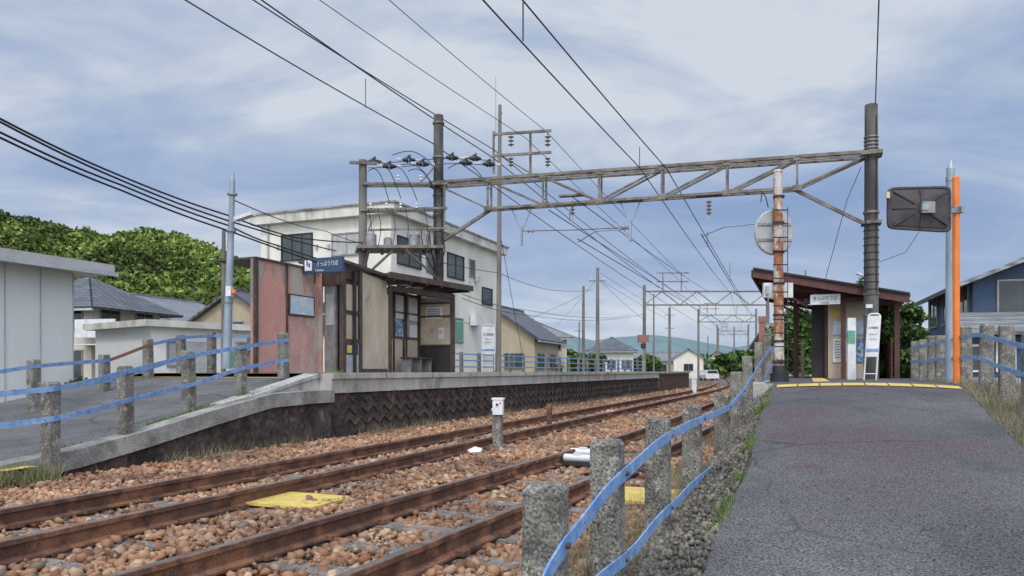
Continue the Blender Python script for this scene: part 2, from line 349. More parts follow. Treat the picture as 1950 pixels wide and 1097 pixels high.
def stones(name,n,y0,y1,rad,seed,xl=bxl,xr=bxr,zf=-.185,m='stones'):
    r=np.random.default_rng(seed)
    Y=y0+(y1-y0)*r.random(n); f=r.random(n)
    L=np.array([xl(y) for y in Y]); R=np.array([xr(y) for y in Y]); X=L+(R-L)*f
    keep=np.ones(n,bool); z=np.full(n,zf)+r.normal(size=n)*.014
    for p in (far_c,near_c):
        cxx=np.interp(Y,p[:,1],p[:,0]); d=np.abs((X-cxx)*.92)
        keep&=~(np.abs(d-.5335)<.085)
        s=np.concatenate([[0],np.cumsum(np.linalg.norm(np.diff(p,axis=0),axis=1))])
        sy=np.interp(Y,p[:,1],s); al=sy+(X-cxx)*.39
        ph=np.abs(((al-8)/.62+.5)%1-.5)*.62
        keep&=~((d<1.05)&(ph<.10)&(r.random(n)<.70+.25*np.sin(al*1.7+X*3)))
    mid=(np.interp(Y,far_c[:,1],far_c[:,0])+np.interp(Y,near_c[:,1],near_c[:,0]))/2
    z+=.035*np.exp(-((X-mid)/.6)**2)
    X=X[keep];Y=Y[keep];z=z[keep];n=len(X)
    sc=rad*(.45+1.0*r.random(n)**1.5)[:,None]*(np.array([1,1,.75])+r.normal(size=(n,3))*.2)
    base=iv[None]*(1+r.normal(size=(n,12,1))*.20)
    A=r.normal(size=(n,3,3)); Q,_=np.linalg.qr(A)
    v=np.einsum('nij,nkj->nki',Q,base*sc[:,None,:]); v[:,:,2]*=.85
    v+=np.stack([X,Y,z],1)[:,None,:]
    idx=(fi[None]+(np.arange(n)*12)[:,None,None]).reshape(-1)
    return rawmesh(name,v.reshape(-1,3),idx,3,m)
st=group('ballast_stones',(0,6,-.2))
for a in ((36000,2.2,8.5,.033,1),(26000,8.5,17,.04,2),(16000,17,34,.055,3),(5000,34,60,.07,4)):
    o=stones('stones',*a); o.parent=st; o.matrix_parent_inverse=Matrix.Translation(-st.location)
# ------------------------------------------------------------ left platform
EV=-7.98
TOPL=EYE-.05
def zr(u): return EYE-np.interp(u,[5.5,7,8.4,9.8,11,12.2],[1.08,.87,.62,.38,.15,.05])
gp=group('station_platform',UV(25,-9,GZ))
back=[Vector((-8.6,15.4,0)),Vector((-6.4,19,0)),Vector((-2.4,28,0)),Vector((3.4,38.5,0)),Vector((6.2,44.6,0))]
fr=[UV(u,EV) for u in (11.2,18,26,34,43)]
mb=MB('surface',gp); cp=MB('coping',gp); wl=MB('retaining_wall',gp)
for i in range(4):
    a,b,c,d=fr[i],fr[i+1],back[i+1],back[i]
    mb.poly([Vector((q.x,q.y,TOPL)) for q in (a-V3*.02,b-V3*.02,c,d)],'asphalt_old')
    d_=b-a
    a0=Vector((a.x,a.y,TOPL-.1)); cp.obox(a0-V3*.5+V3*.03,Vector((d_.x,d_.y,0)),V3*.5,Z3*.105,'concrete_light')
    a0=Vector((a.x,a.y,TOPL-.36)); cp.obox(a0-V3*.5,Vector((d_.x,d_.y,0)),V3*.49,Z3*.259,'concrete_light')
    wl.obox(Vector((a.x,a.y,GZ))-V3*.45,Vector((d_.x,d_.y,0)),V3*.38,Z3*(TOPL-.36-GZ-.003),'wall_stone')
for u in np.arange(11.6,43,.42):
    o=UV(u,EV-.07,0)
    for zb in (.02,.24,.44):
        wl.beam(Vector((o.x,o.y,zb)),Vector((o.x,o.y,zb))+U3*.2+Z3*.13,.05,.03,'wall_stone'); wl.beam(Vector((o.x,o.y,zb+.13))+U3*.21,Vector((o.x,o.y,zb))+U3*.41,.05,.03,'wall_stone')
for u in np.arange(13.,43,2.): cp.obox(UV(u,EV+.026,TOPL-.098),U3*.02,V3*.008,Z3*.1,'dark')
mb.poly([Vector((q.x,q.y,TOPL-.3)) for q in (fr[0]-V3*.5,fr[4]-V3*.5,back[4],back[0])],'concrete')
for a,b in zip(back[:-1],back[1:]): wl.obox(Vector((a.x,a.y,GZ)),Vector((b.x-a.x,b.y-a.y,0)),V3*.2,Z3*(TOPL-GZ-.01),'concrete')
mb.poly([Vector((*(UV(u,v))[:2],TOPL+.008)) for u,v in ((12.5,EV-.8),(43,EV-.8),(43,EV-1.1),(12.5,EV-1.1))],'yellow')
mb.done(); cp.done(); wl.done()
mb=MB('platform_extension')
for i in range(28):
    u=43.1+i*.42; mb.obox(UV(u,EV-.0,GZ)-V3*.06,U3*.1,V3*.06,Z3*(TOPL-GZ-.12),'brown')
mb.obox(UV(43.05,EV-2.4,TOPL-.13),U3*11.9,V3*2.42,Z3*.12,'concrete'); mb.done()
mb=MB('platform_ramp'); us=[-4,0,3,5.5,7,8.4,9.8,11,12.2,14.5]
for a,b in zip(us[:-1],us[1:]):
    for v0,v1 in ((-16 if b<=8.4 else -13.2,-11.5),(-11.5,-9.8),(-9.8,EV-.25)):
        if b>12.3: v0=max(v0,-13.)
        mb.poly([UV(a,v0,zr(a)),UV(a,v1,zr(a)),UV(b,v1,zr(b)),UV(b,v0,zr(b))],'asphalt_old')
    mb.poly([UV(a,-13.2,zr(a)-.01),UV(b,-13.2,zr(b)-.01),UV(b,-13.2,GZ),UV(a,-13.2,GZ)],'concrete')
ku=[5.2,6.2,7.2,8.4,9.6,10.6,11.25]
for i in range(len(ku)-1):
    a,b=ku[i],ku[i+1]; za=zr(a)+.06-.03*max(0,a-9.); zb=zr(b)+.06-.03*max(0,b-9.)
    za=min(za,TOPL-.3); zb=min(zb,TOPL-.3)
    A=[UV(a,EV-.27,za),UV(b,EV-.27,zb),UV(b,EV+.02,zb),UV(a,EV+.02,za)]
    mb.slab4(A,-.22,'concrete')
    mb.poly([UV(a,EV-.04,za-.2),UV(b,EV-.04,zb-.2),UV(b,EV-.04,GZ),UV(a,EV-.04,GZ)],'wall_stone')
A=[UV(8.9,EV-.62,zr(8.9)+.02),UV(11.22,EV-.62,TOPL+.004),UV(11.22,EV-.28,TOPL+.004),UV(8.9,EV-.28,zr(8.9)+.02)]
B=[Vector((q.x,q.y,.1)) for q in A]
mb.add(A+B,[(0,1,2,3),(4,5,6,7),(3,2,6,7),(0,1,5,4),(0,3,7,4),(1,2,6,5)],'concrete_light')
mb.poly([UV(11.1,-12.8,zr(11.1)+.01),UV(11.1,-9.0,zr(11.1)+.01),UV(11.45,-9.0,zr(11.45)+.01),UV(11.45,-12.8,zr(11.45)+.01)],'yellow')
mb.poly([P(-60,880,8.1),P(70,888,8.1),P(10,897,7.8),P(-60,897,7.8)],'yellow')
mb.done()
# ------------------------------------------------------------ fences
def post(mb,x,y,zt,zb,w=.15,d=None):
    d=d or w; a=V3; b=U3; o=Vector((x,y,0)); c=w*.15
    lean=Vector((random.uniform(-.02,.02),random.uniform(-.02,.02),0))
    def ring(s,z,l=0): return [o+lean*l+a*s*w/2*i+b*s*d/2*j+Z3*(z+random.uniform(-.004,.004)) for i,j in ((-.8,-1.06),(.8,-1.06),(1.06,-.85),(1.06,.85),(.8,1.06),(-.8,1.06),(-1.06,.85),(-1.06,-.85))]
    v=ring(1.04,zb)+ring(.98,zt-c,1)+ring(.80,zt,1)
    fs=[(r*8+i,r*8+(i+1)%8,(r+1)*8+(i+1)%8,(r+1)*8+i) for r in range(2) for i in range(8)]+[tuple(range(16,24))]
    mb.add(v,fs,'post_concrete')
def band(mb,pts,m='blue',h=.06,t=.01,off=.085,side=1):
    pts=[Vector(p) for p in pts]; out=[]
    for i in range(len(pts)-1):
        p0=pts[max(i-1,0)];p1=pts[i];p2=pts[i+1];p3=pts[min(i+2,len(pts)-1)]
        for k in range(5):
            s=k/5; cm=.5*((2*p1)+(p2-p0)*s+(2*p0-5*p1+4*p2-p3)*s*s+(3*p1-p0-3*p2+p3)*s**3); out.append(cm.lerp(p1.lerp(p2,s),.45))
    out.append(pts[-1])
    vs=[];n=len(out)
    for i,p in enumerate(out):
        d=(out[min(i+1,n-1)]-out[max(i-1,0)]); hd=Vector((d.x,d.y,0)).normalized(); nn=hd.cross(Z3)*side
        up=nn.cross(d).normalized()
        if up.z<0: up=-up
        q=p+nn*(off+.006*math.sin(i*1.3))
        vs+=[q-up*h/2,q+up*h/2,q+up*h/2+nn*t,q-up*h/2+nn*t]
    fs=[]
    for i in range(n-1):
        for k in range(4): fs.append((i*4+k,i*4+(k+1)%4,(i+1)*4+(k+1)%4,(i+1)*4+k))
    mb.add(vs,fs,m)
mb=MB('railing_fence')
fx=[1035,1158,1252,1320,1374,1403,1425,1445,1460]
ft=[922,838,797,770,750,708,678,652,634]
up_=[1035,900,828,797,775,745,712,683,664]
lo_=[1160,1062,965,905,862,815,768,728,697]
Yf=[1.1/(.41-(x-CX)/F) for x in fx]
B1=[];B2=[]
for x,t,a,b,Y in zip(fx,ft,up_,lo_,Yf):
    p=P(x,t,Y); post(mb,p.x,p.y,p.z,-.4)
    B1.append(P(x,a,Y)); B2.append(P(x,b,Y))
s0=B1[0]+Vector((-.25,-.62,-.28)); s1=B2[0]+Vector((-.25,-.62,-.2))
e=Vector((.41,1,0)).normalized()
for k in range(1,3):
    q=Vector((B1[-1].x,B1[-1].y,0))+e*2.2*k; post(mb,q.x,q.y,EYE+.62,.3)
    B1.append(Vector((q.x,q.y,EYE+.5))); B2.append(Vector((q.x,q.y,EYE+.12)))
band(mb,[s0]+B1,h=.065); band(mb,[s1]+B2,h=.065)
for p in B1[:8]+B2[:8]:
    mb.cyl(p+V3*.085,p+V3*.112,.013,.013,'rail_rust',8)
mb.done()
mb=MB('railing_fence')
def zrr(u): return EYE-np.interp(u,[3.5,12.8],[1.10,.22])
b1=[];b2=[]
for u in np.arange(6.4,21,1.25):
    v=2.42+.03*math.sin(u*3); q=UV(u,v); post(mb,q.x,q.y,zrr(u)+.92+random.uniform(-.03,.03),zrr(u)-.3,.16)
    b1.append(UV(u,v,zrr(u)+.76)); b2.append(UV(u,v,zrr(u)+.42+random.uniform(-.02,.02)))
band(mb,b1,side=-1,off=.09); band(mb,b2,side=-1,off=.09); mb.done()
mb=MB('railing_fence')
L=[(95,727,882,8.3,740,797),(240,697,836,9.5,705,760),(360,668,776,10.9,677,731),(458,651,746,12.0,660,700),(540,634,711,13.4,648,686)]
b1=[P(-330,778,7.0)];b2=[P(-330,850,7.0)]
for x,t,b,Y,a,c in L:
    p=P(x,t,Y);q=P(x,b,Y); post(mb,p.x,p.y,p.z,q.z-.1,.145); b1.append(P(x,a,Y)); b2.append(P(x,c,Y))
p=P(-230,750,7.3); post(mb,p.x,p.y,p.z,-.1)
band(mb,b1); band(mb,b2); mb.done()
mb=MB('railing_fence')
L=[(-60,705,800,11.,715,760),(65,685,786,12,697,742),(200,675,762,13.6,686,725),(283,645,735,14.8,655,700),(346,638,715,15.8,643,680),(403,632,710,16.6,640,672),(478,636,708,17.,641,665)]
b1=[P(-250,725,10.)];b2=[P(-250,775,10.)]
for x,t,b,Y,a,c in L:
    p=P(x,t,Y);q=P(x,b,Y); post(mb,p.x,p.y,p.z,q.z-.3,.15); b1.append(P(x,a,Y)); b2.append(P(x,c,Y))
band(mb,b1[:4],side=1); band(mb,b1[3:5],'redrust'); band(mb,b1[4:]); band(mb,b2); mb.done()
mb=MB('railing_fence'); b1=[];b2=[];b3=[]
for i in range(20):
    q=Vector((-2.6,27.6,0)).lerp(Vector((9.3,52.5,0)),i/19); post(mb,q.x,q.y,TOPL+.78,TOPL-.2,.12)
    for b,h in ((b1,.7),(b2,.45),(b3,.2)): b.append(Vector((q.x,q.y,TOPL+h)))
for b in (b1,b2,b3): band(mb,b,h=.05)
mb.done()
# ------------------------------------------------------------ right ramp, platform
mb=MB('asphalt_path')
us=[-6,0,2,3.5,5,6.5,8,9.5,11,12,12.8,13.6]
def vR(u): return float(np.interp(u,[8,13],[1.78,2.15]))
def crn(u,v): return zrr(u)+.05*(1-((v-.8)/1.4)**2)
for a,b in zip(us[:-1],us[1:]):
    for f0,f1 in ((0,.33),(.33,.66),(.66,1)):
        g_=lambda u,f: (lambda v: UV(u,v,crn(u,v)))(-.5+(vR(u)+.5)*f+(.035*math.sin(u*2.3)+.03*math.sin(u*5.1) if f in(0,1) else 0))
        mb.poly([g_(a,f0),g_(a,f1),g_(b,f1),g_(b,f0)],'asphalt')
vv=np.linspace(-.45,2.08,9)
for v0,v1 in zip(vv[:-1],vv[1:]):
    mb.poly([UV(12.2,v0,crn(12.2,v0)+.009),UV(12.2,v1-.02,crn(12.2,v1)+.009),UV(12.55,v1-.02,crn(12.55,v1)+.009),UV(12.55,v0,crn(12.55,v0)+.009)],'yellow')
mb.done()
mb=MB('gravel_verge')
us2=[0,2,3.5,5,6.5,8,9.5,11,12.8,13.6]
for a,b in zip(us2[:-1],us2[1:]):
    mb.poly([UV(a,-.4,zrr(a)-.02),UV(b,-.4,zrr(b)-.02),UV(b,-.88,zrr(b)*.7-.11),UV(a,-.88,zrr(a)*.7-.11)],'gravel')
    mb.poly([UV(a,-.88,zrr(a)*.7-.11),UV(b,-.88,zrr(b)*.7-.11),UV(b,-1.22,-.22),UV(a,-1.22,-.22)],'gravel')
    mb.poly([UV(a,vR(a)-.1,zrr(a)-.03),UV(b,vR(b)-.1,zrr(b)-.03),UV(b,2.8,zrr(b)-.1),UV(a,2.8,zrr(a)-.1)],'gravel')
    mb.poly([UV(a,2.8,zrr(a)-.1),UV(b,2.8,zrr(b)-.1),UV(b,4.6,GZ),UV(a,4.6,GZ)],'gravel')
mb.done()
TOPR=EYE-.22
mb=MB('station_platform')
mb.obox(UV(13.6,-.95,GZ),U3*36,V3*3.6,Z3*(TOPR-GZ-.25),'concrete'); mb.obox(UV(13.6,-1.0,TOPR-.25),U3*36,V3*3.7,Z3*.25,'concrete_light')
mb.poly([UV(13.6,-.7,TOPR+.01),UV(49,-.7,TOPR+.01),UV(49,2.6,TOPR+.01),UV(13.6,2.6,TOPR+.01)],'asphalt')
mb.poly([UV(13.7,.1,TOPR+.02),UV(40,.1,TOPR+.02),UV(40,.4,TOPR+.02),UV(13.7,.4,TOPR+.02)],'yellow')
mb.done()
M['greystone']=island('grey_stones',[(0,(.08,.075,.07)),(.5,(.18,.165,.145)),(.8,(.28,.23,.18)),(1,(.12,.11,.10))],.9,.9)
def vstones():
    r=np.random.default_rng(9); n=6000; u=2.5+10.5*r.random(n); f=r.random(n); v=-.5-.6*f
    z=np.where(v>-.88,(zrr(u)-.02)+(-.5-v)/.38*((zrr(u)*.7-.11)-(zrr(u)-.02)),(zrr(u)*.7-.11)+(-.88-v)/.34*(-.22-(zrr(u)*.7-.11)))
    X=.371*u+.928*v;Y=.928*u-.371*v
    sc=.014*(.5+1.3*r.random(n)**2)[:,None]*(np.ones(3)+r.normal(size=(n,3))*.2); base=iv[None]*(1+r.normal(size=(n,12,1))*.18)
    vv_=base*sc[:,None,:]+np.stack([X,Y,z],1)[:,None,:]; idx=(fi[None]+(np.arange(n)*12)[:,None,None]).reshape(-1)
    rawmesh('verge_stones',vv_.reshape(-1,3),idx,3,'greystone')
vstones()
# ------------------------------------------------------------ ticket building + shelter (left)
gp=group('ticket_office',P(600,HY,18)-Z3*.05)
pk=PL(P(485,0,16.0),P(608,0,18.1)); bxp=PL(P(650,0,17.7),P(735,0,19.8))
mb=MB('walls',gp); zb=TOPL
pk.rect(mb,484,545,492,0,'pink2',-.1,0,zt=pk.z(484,492),zb=zb); pk.rect(mb,545.5,609,505,0,'pink',-.1,.01,zt=pk.z(545,504),zb=zb)
# surviving pink paint at the foot of the wall, ragged edge
pts=[pk.at(489,640,.004),pk.at(498,632,.004),pk.at(506,618,.004),pk.at(515,610,.004),pk.at(524,604,.004),pk.at(530,597,.004),pk.at(537,592,.004),pk.at(543,585,.004)]
bt=[Vector((q.x,q.y,zb+.02)) for q in pts]
for i in range(len(pts)-1): mb.poly([pts[i],pts[i+1],bt[i+1],bt[i]],'pinkpatch')
a=pk.at(482,492); mb.obox(Vector((a.x,a.y,zb)),pk.dir*.1,pk.nrm*.06,Z3*(a.z-zb+.03),'brown')
a=pk.at(544,504,.012); mb.obox(Vector((a.x,a.y,zb)),pk.dir*.04,pk.nrm*.03,Z3*(a.z-zb),'brown')
def slab(a,b,za,zb_,z0,n0,th,m):
    v=[Vector((a.x,a.y,z0)),Vector((b.x,b.y,z0)),Vector((b.x,b.y,zb_)),Vector((a.x,a.y,za))]; v+= [q-n0*th for q in v]
    mb.add(v,[(0,1,2,3),(4,5,6,7),(0,1,5,4),(1,2,6,5),(2,3,7,6),(3,0,4,7)],m)
A=bxp.xy(686);B=bxp.xy(737)
slab(A,B,bxp.z(686,517),bxp.z(737,537),zb,bxp.nrm,.08,'beige')
mb.beam(Vector((A.x,A.y,zb+.05))+bxp.nrm*.006,Vector((B.x,B.y,zb+.05))+bxp.nrm*.006,.02,.1,'brown')
slab(bxp.xy(650),A,bxp.z(650,502),bxp.z(686,517),bxp.z(655,530),bxp.nrm,.08,'brown')
c0=pk.xy(609); c1=bxp.xy(650); sd=PL(c0,c1)
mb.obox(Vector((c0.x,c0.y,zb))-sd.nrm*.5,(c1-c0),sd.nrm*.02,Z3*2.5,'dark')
mb.obox(Vector((c0.x,c0.y,zb)),(c1-c0)*.16,sd.nrm*.05,Z3*2.45,'pink')
mb.obox(Vector((c0.x,c0.y,zb+2.1)),(c1-c0),sd.nrm*.04,Z3*.4,'brown')
sd.rect(mb,619,640,545,0,'steel',-.05,.02,zb=zb); sd.rect(mb,622,637,560,620,'frost',.02,.03)
e0=bxp.xy(737); e1=pk.xy(718)
mb.obox(Vector((e0.x,e0.y,zb)),(e1-e0),U3*.06,Z3*2.1,'beige')
mb.done()
mb=MB('ticket_window',gp)
bxp.rect(mb,650,656,505,0,'brown',-.05,.05,zb=zb); bxp.rect(mb,682,687,515,0,'brown',-.05,.05,zb=zb)
bxp.rect(mb,656,682,532,650,'dark',-.06,-.02); bxp.rect(mb,657,681,540,590,'beige',-.02,.005); bxp.rect(mb,657,681,597,645,'beige',-.02,.005)
bxp.rect(mb,656,682,590,597,'brown',-.02,.04); bxp.rect(mb,656,682,645,652,'brown',-.02,.04)
bxp.rect(mb,656,682,652,700,'grey_paint',-.02,.02,zb=zb); bxp.rect(mb,657,680,653,675,'navysign',.02,.03); bxp.rect(mb,659,668,657,672,'yellow',.03,.034)
mb.done()
mb=MB('roof',gp)
A=bxp.at(648,500,.12);B=bxp.at(740,531,.12)
C=pk.at(722,535,-.5); D=pk.at(600,505,-.5); D.z=A.z+.05; C.z=B.z+.05
mb.slab4([A,B,C,D],.07,'brown')
A=pk.at(484,492,.05);B=pk.at(608,517,.05); mb.slab4([A,B,B-pk.nrm*1.2,A-pk.nrm*1.2],.04,'brown')
mb.done()
mb=MB('route_map',gp); pk.rect(mb,548,596,559,600,'brown',.01,.05); pk.rect(mb,550,594,562,597,'lightblue',.05,.055); mb.done()
gs=group('ticket_sign',P(618,508,17.3)); sp_=PL(P(581,0,17.55),P(656,0,17.15)); mb=MB('board',gs)
sp_.rect(mb,581,656,494,522,'navysign',0,.08,zb=sp_.z(581,522)); sp_.rect(mb,584.5,598,497,517,'white',.08,.086)
q=sp_.at(591,505,.088); mb.box(q-sp_.dir*.025+Z3*.01,(.04,.004,.09),'navysign',sp_.dir); mb.box(q+sp_.dir*.035-Z3*.02,(.045,.004,.10),'navysign',sp_.dir); mb.cyl(q-sp_.dir*.025+Z3*.08,q-sp_.dir*.025+Z3*.08+sp_.nrm*.004,.02,.02,'navysign',12)
mb.beam(sp_.at(600,520,.02),sp_.at(600,520,.02)-Z3*.25,.04,.04,'brown'); mb.beam(sp_.at(645,520,.02),sp_.at(645,520,.02)-Z3*.25,.04,.04,'brown')
mb.done()
text('きっぷうりば',sp_.at(627,503,.088),sp_.dir,.60,.12,'white',gs); text('Tickets',sp_.at(612,515.5,.088),sp_.dir,.24,.06,'white',gs)
gp=group('waiting_shelter',P(810,HY,21.5)-Z3*.05)
Bk=pk.xy(798); Fr=P(862,0,22.3); Fr=Vector((Fr.x,Fr.y,0)); fw=PL(Bk,Fr); S0=bxp.xy(741)
mb=MB('frame',gp)
def vpost(q,z1,w=.11,m='brown',z0=TOPL): mb.box(Vector((q.x,q.y,(z0+z1)/2)),(w,w,z1-z0),m,U3)
vpost(S0,TOPL+2.3); vpost(Fr,TOPL+2.35); vpost(Bk,TOPL+2.4); b0=pk.xy(735); vpost(b0,TOPL+2.4,.09)
mid=(Vector((Bk.x,Bk.y,0))+b0)/2; vpost(mid,TOPL+2.4,.08)
mb.beam(S0+Z3*(TOPL+2.28),Fr+Z3*(TOPL+2.28),.1,.14,'brown'); mb.beam(Bk+Z3*(TOPL+2.38),Fr+Z3*(TOPL+2.32),.08,.12,'brown')
mb.done()
mb=MB('walls',gp)
pk.rect(mb,735,798,0,0,'beige',-.05,-.0,zt=TOPL+1.02,zb=TOPL); pk.rect(mb,735,798,0,0,'frost',-.04,-.01,zt=TOPL+2.35,zb=TOPL+1.02)
for x in (749,773,796):
    q=pk.at(x,600,.005); mb.box(Vector((q.x,q.y,TOPL+1.2)),(.06,.06,2.35),'brown',pk.dir)
for zz_ in (1.02,1.75,2.3):
    a=pk.xy(736);b=pk.xy(798); mb.beam(a+Z3*(TOPL+zz_),b+Z3*(TOPL+zz_),.07,.06,'brown')
pk.rect(mb,752,769,562,606,'poster',.02,.035); pk.rect(mb,777,793,568,610,'poster',.02,.035); pk.rect(mb,752,769,612,645,'poster_b',.02,.03); pk.rect(mb,778,793,618,645,'poster',.02,.03)
fw.rect(mb,800,860,0,0,'dark',-.04,.02,zt=TOPL+.82,zb=TOPL); fw.rect(mb,800,860,0,0,'beige',-.04,.0,zt=TOPL+2.1,zb=TOPL+.82)
fw.rect(mb,800,860,0,0,'frost',-.04,.0,zt=TOPL+2.3,zb=TOPL+2.1)
for zz_ in (.82,1.7,2.1): mb.beam(Vector((Bk.x,Bk.y,TOPL+zz_)),Vector((Fr.x,Fr.y,TOPL+zz_)),.09,.05,'brown')
fw.rect(mb,811,842,585,608,'poster',.0,.02); fw.rect(mb,835,845,624,646,'poster',.0,.02)
for k in range(5): fw.rect(mb,814,839,589+k*3.6,590.4+k*3.6,'ink',.02,.023)
q=fw.at(840,632,.024); mb.cyl(q,q+fw.nrm*.004,.055,.055,'redp',16); mb.cyl(q+fw.nrm*.003,q+fw.nrm*.007,.04,.04,'white',16); mb.beam(q+fw.nrm*.009-fw.dir*.035+Z3*.035,q+fw.nrm*.009+fw.dir*.035-Z3*.035,.004,.012,'redp')
mb.done()
mb=MB('roof',gp)
a=P(742,521,19.3);b=P(900,548,22.8); c=pk.at(842,0,-.35); d=pk.at(722,0,-.35)
v=[a,b,Vector((c.x,c.y,b.z+.1)),Vector((d.x,d.y,a.z+.1))]
mb.slab4([q-Z3*.07 for q in v],.1,'brown')
mb.beam(a-Z3*.03,b-Z3*.03,.06,.16,'brown')
for t in np.linspace(.05,.95,6): mb.beam(v[0].lerp(v[1],t)-Z3*.12,v[3].lerp(v[2],t)-Z3*.12,.05,.09,'brown')
mb.box(v[0].lerp(v[2],.45)-Z3*.13,(1.2,.12,.06),'white',U3)
mb.done()
mb=MB('bench',gp)
a=pk.at(745,0,.45);b=pk.at(790,0,.45)
for k in (-.12,0,.12): mb.beam(Vector((a.x,a.y,TOPL+.42))+pk.nrm*k,Vector((b.x,b.y,TOPL+.42))+pk.nrm*k,.1,.035,'brown')
for t in (.06,.5,.94):
    q=a.lerp(b,t); mb.box(Vector((q.x,q.y,TOPL+.2)),(.05,.3,.4),'steel',pk.dir)
mb.done()
# ------------------------------------------------------------ white building
gp=group('white_office_building',P(745,HY,36)-Z3*1.3)
C_=P(745,0,32);W_=P(497,0,34.6);E_=P(952,0,43.3)
for q in (C_,W_,E_): q.z=0
fl=PL(W_,C_); frr=PL(C_,E_); ztop=fl.z(745,408); D_=W_+(E_-C_)
BOX6=[(0,1,2,3),(4,5,6,7),(0,1,5,4),(1,2,6,5),(2,3,7,6),(3,0,4,7)]
mb=MB('walls',gp)
mb.add([Vector((q.x,q.y,GZ)) for q in (W_,C_,E_,D_)]+[Vector((q.x,q.y,ztop)) for q in (W_,C_,E_,D_)],BOX6[2:],'white_wall'); mb.done()
mb=MB('roof',gp)
cen=(W_+C_+E_+D_)/4
def off(q,d): return q+((fl.dir if (q-cen).dot(fl.dir)>0 else -fl.dir)+(frr.dir if (q-cen).dot(frr.dir)>0 else -frr.dir))*d
for z0,z1,dd,m in ((ztop,ztop+.42,.35,'parapet'),(ztop+.42,ztop+.5,.42,'concrete')):
    o_=[off(q,dd) for q in (W_,C_,E_,D_)]
    mb.add([Vector((q.x,q.y,z0)) for q in o_]+[Vector((q.x,q.y,z1)) for q in o_],BOX6,m)
mb.done()
mb=MB('windows',gp)
fl.window(mb,538,594,450,496,mull=2,frame='dark'); fl.window(mb,634,687,448,486,mull=1,glass='frost')
frr.window(mb,757,800,450,500,mull=1,frame='dark'); frr.window(mb,852,882,482,525,mull=1,frame='dark'); frr.window(mb,894,903,495,524,mull=0)
frr.window(mb,918,936,548,577,mull=0,frame='dark'); frr.window(mb,867,880,607,650,mull=0,glass='greenp'); frr.window(mb,812,838,470,515,mull=1)
frr.window(mb,768,795,590,640,mull=1); fl.window(mb,560,640,580,640,mull=2)
mb.box(frr.at(905,500,.15)+Z3*-.9,(.25,.2,.3),'grey_paint',frr.dir)
mb.cyl(frr.at(948,470,.1),Vector((*(frr.at(948,470,.1))[:2],GZ)),.05,.05,'grey_paint',8)
mb.cyl(fl.at(512,425,.08),Vector((*(fl.at(512,425,.08))[:2],GZ)),.05,.05,'grey_paint',8)
mb.box(frr.at(900,610,.25),(.9,.35,.6),'white',frr.dir)
for x in (530,604,626): mb.box(fl.at(x,470,.05),(.12,.1,.2),'grey_paint',fl.dir)
mb.beam(Vector((*W_[:2],3.6))+fl.nrm*.01,Vector((*C_[:2],3.6))+fl.nrm*.01,.02,.05,'parapet'); mb.beam(Vector((*C_[:2],3.6))+frr.nrm*.01,Vector((*E_[:2],3.6))+frr.nrm*.01,.02,.05,'parapet')
mb.done()
# ------------------------------------------------------------ generic houses
def house(name,c,w,d,ez,rz,ax,wall='cream',roof='tile',oh=.45,win=(2,2),base=GZ,hip=0.):
    ax=Vector((ax[0],ax[1],0)).normalized(); ay=Z3.cross(ax); c=Vector((c[0],c[1],0)); gp=group(name,c+Z3*base)
    q=lambda i,j,z: c+ax*i*w/2+ay*j*d/2+Z3*z
    mb=MB('walls',gp)
    mb.add([q(-1,-1,base),q(1,-1,base),q(1,1,base),q(-1,1,base),q(-1,-1,ez),q(1,-1,ez),q(1,1,ez),q(-1,1,ez)],BOX6[2:],wall)
    if not hip:
        for s in (-1,1): mb.poly([q(s,-1,ez),q(s,1,ez),q(s,0,rz-.06)],wall)
    mb.done()
    mb=MB('roof',gp); W=w/2+oh; D=d/2+oh; sl=(rz-ez)/(d/2); z0=ez-sl*oh
    r=lambda i,j,z:c+ax*i+ay*j+Z3*z
    hx=hip*d/2; b=[r(-W,-D,z0),r(W,-D,z0),r(W,D,z0),r(-W,D,z0)]
    if hip:
        tp=[r(-W+hx+oh,0,rz),r(W-hx-oh,0,rz)]
        fs=[[b[0],b[1],tp[1],tp[0]],[b[2],b[3],tp[0],tp[1]],[b[1],b[2],tp[1]],[b[3],b[0],tp[0]]]
    else:
        tp=[r(-W,0,rz),r(W,0,rz)]
        fs=[[b[0],b[1],tp[1],tp[0]],[b[2],b[3],tp[0],tp[1]]]
    for f in fs:
        n=(f[1]-f[0]).cross(f[2]-f[0]).normalized(); n=n if n.z>0 else -n
        k=len(f); mb.add([p for p in f]+[p+n*.13 for p in f],[tuple(range(k)),tuple(range(k,2*k))]+[(i,(i+1)%k,k+(i+1)%k,k+i) for i in range(k)],roof)
    mb.beam(tp[0]+Z3*.14,tp[1]+Z3*.14,.25,.2,roof)
    mb.beam(b[0]-Z3*.03,b[1]-Z3*.03,.1,.1,'grey_paint')
    mb.done()
    mb=MB('windows',gp); H=ez-base; fl_=2 if H>4.2 else 1
    for f in range(fl_):
        zb_=base+f*H/2+ (1.0 if fl_==2 else H*.38); h=1.15 if f or fl_==1 else 1.3
        for s in (-1,1):
            for i in range(win[0]):
                cx0=(-w/2+w*(i+.5)/win[0]); ww=min(1.7,w/win[0]*.55)
                a=c+ax*(cx0-ww/2)+ay*s*d/2+Z3*zb_; winbox(mb,a,a+ax*ww,h,ay*s,'glass','steel')
            for i in range(win[1]):
                cy0=(-d/2+d*(i+.5)/win[1]); ww=min(1.5,d/win[1]*.5)
                a=c+ay*(cy0-ww/2)+ax*s*w/2+Z3*zb_; winbox(mb,a,a+ay*ww,h,ax*s,'glass','steel')
    mb.done(); return gp
def cxy(px,Y): p=P(px,0,Y); return (p.x,p.y)
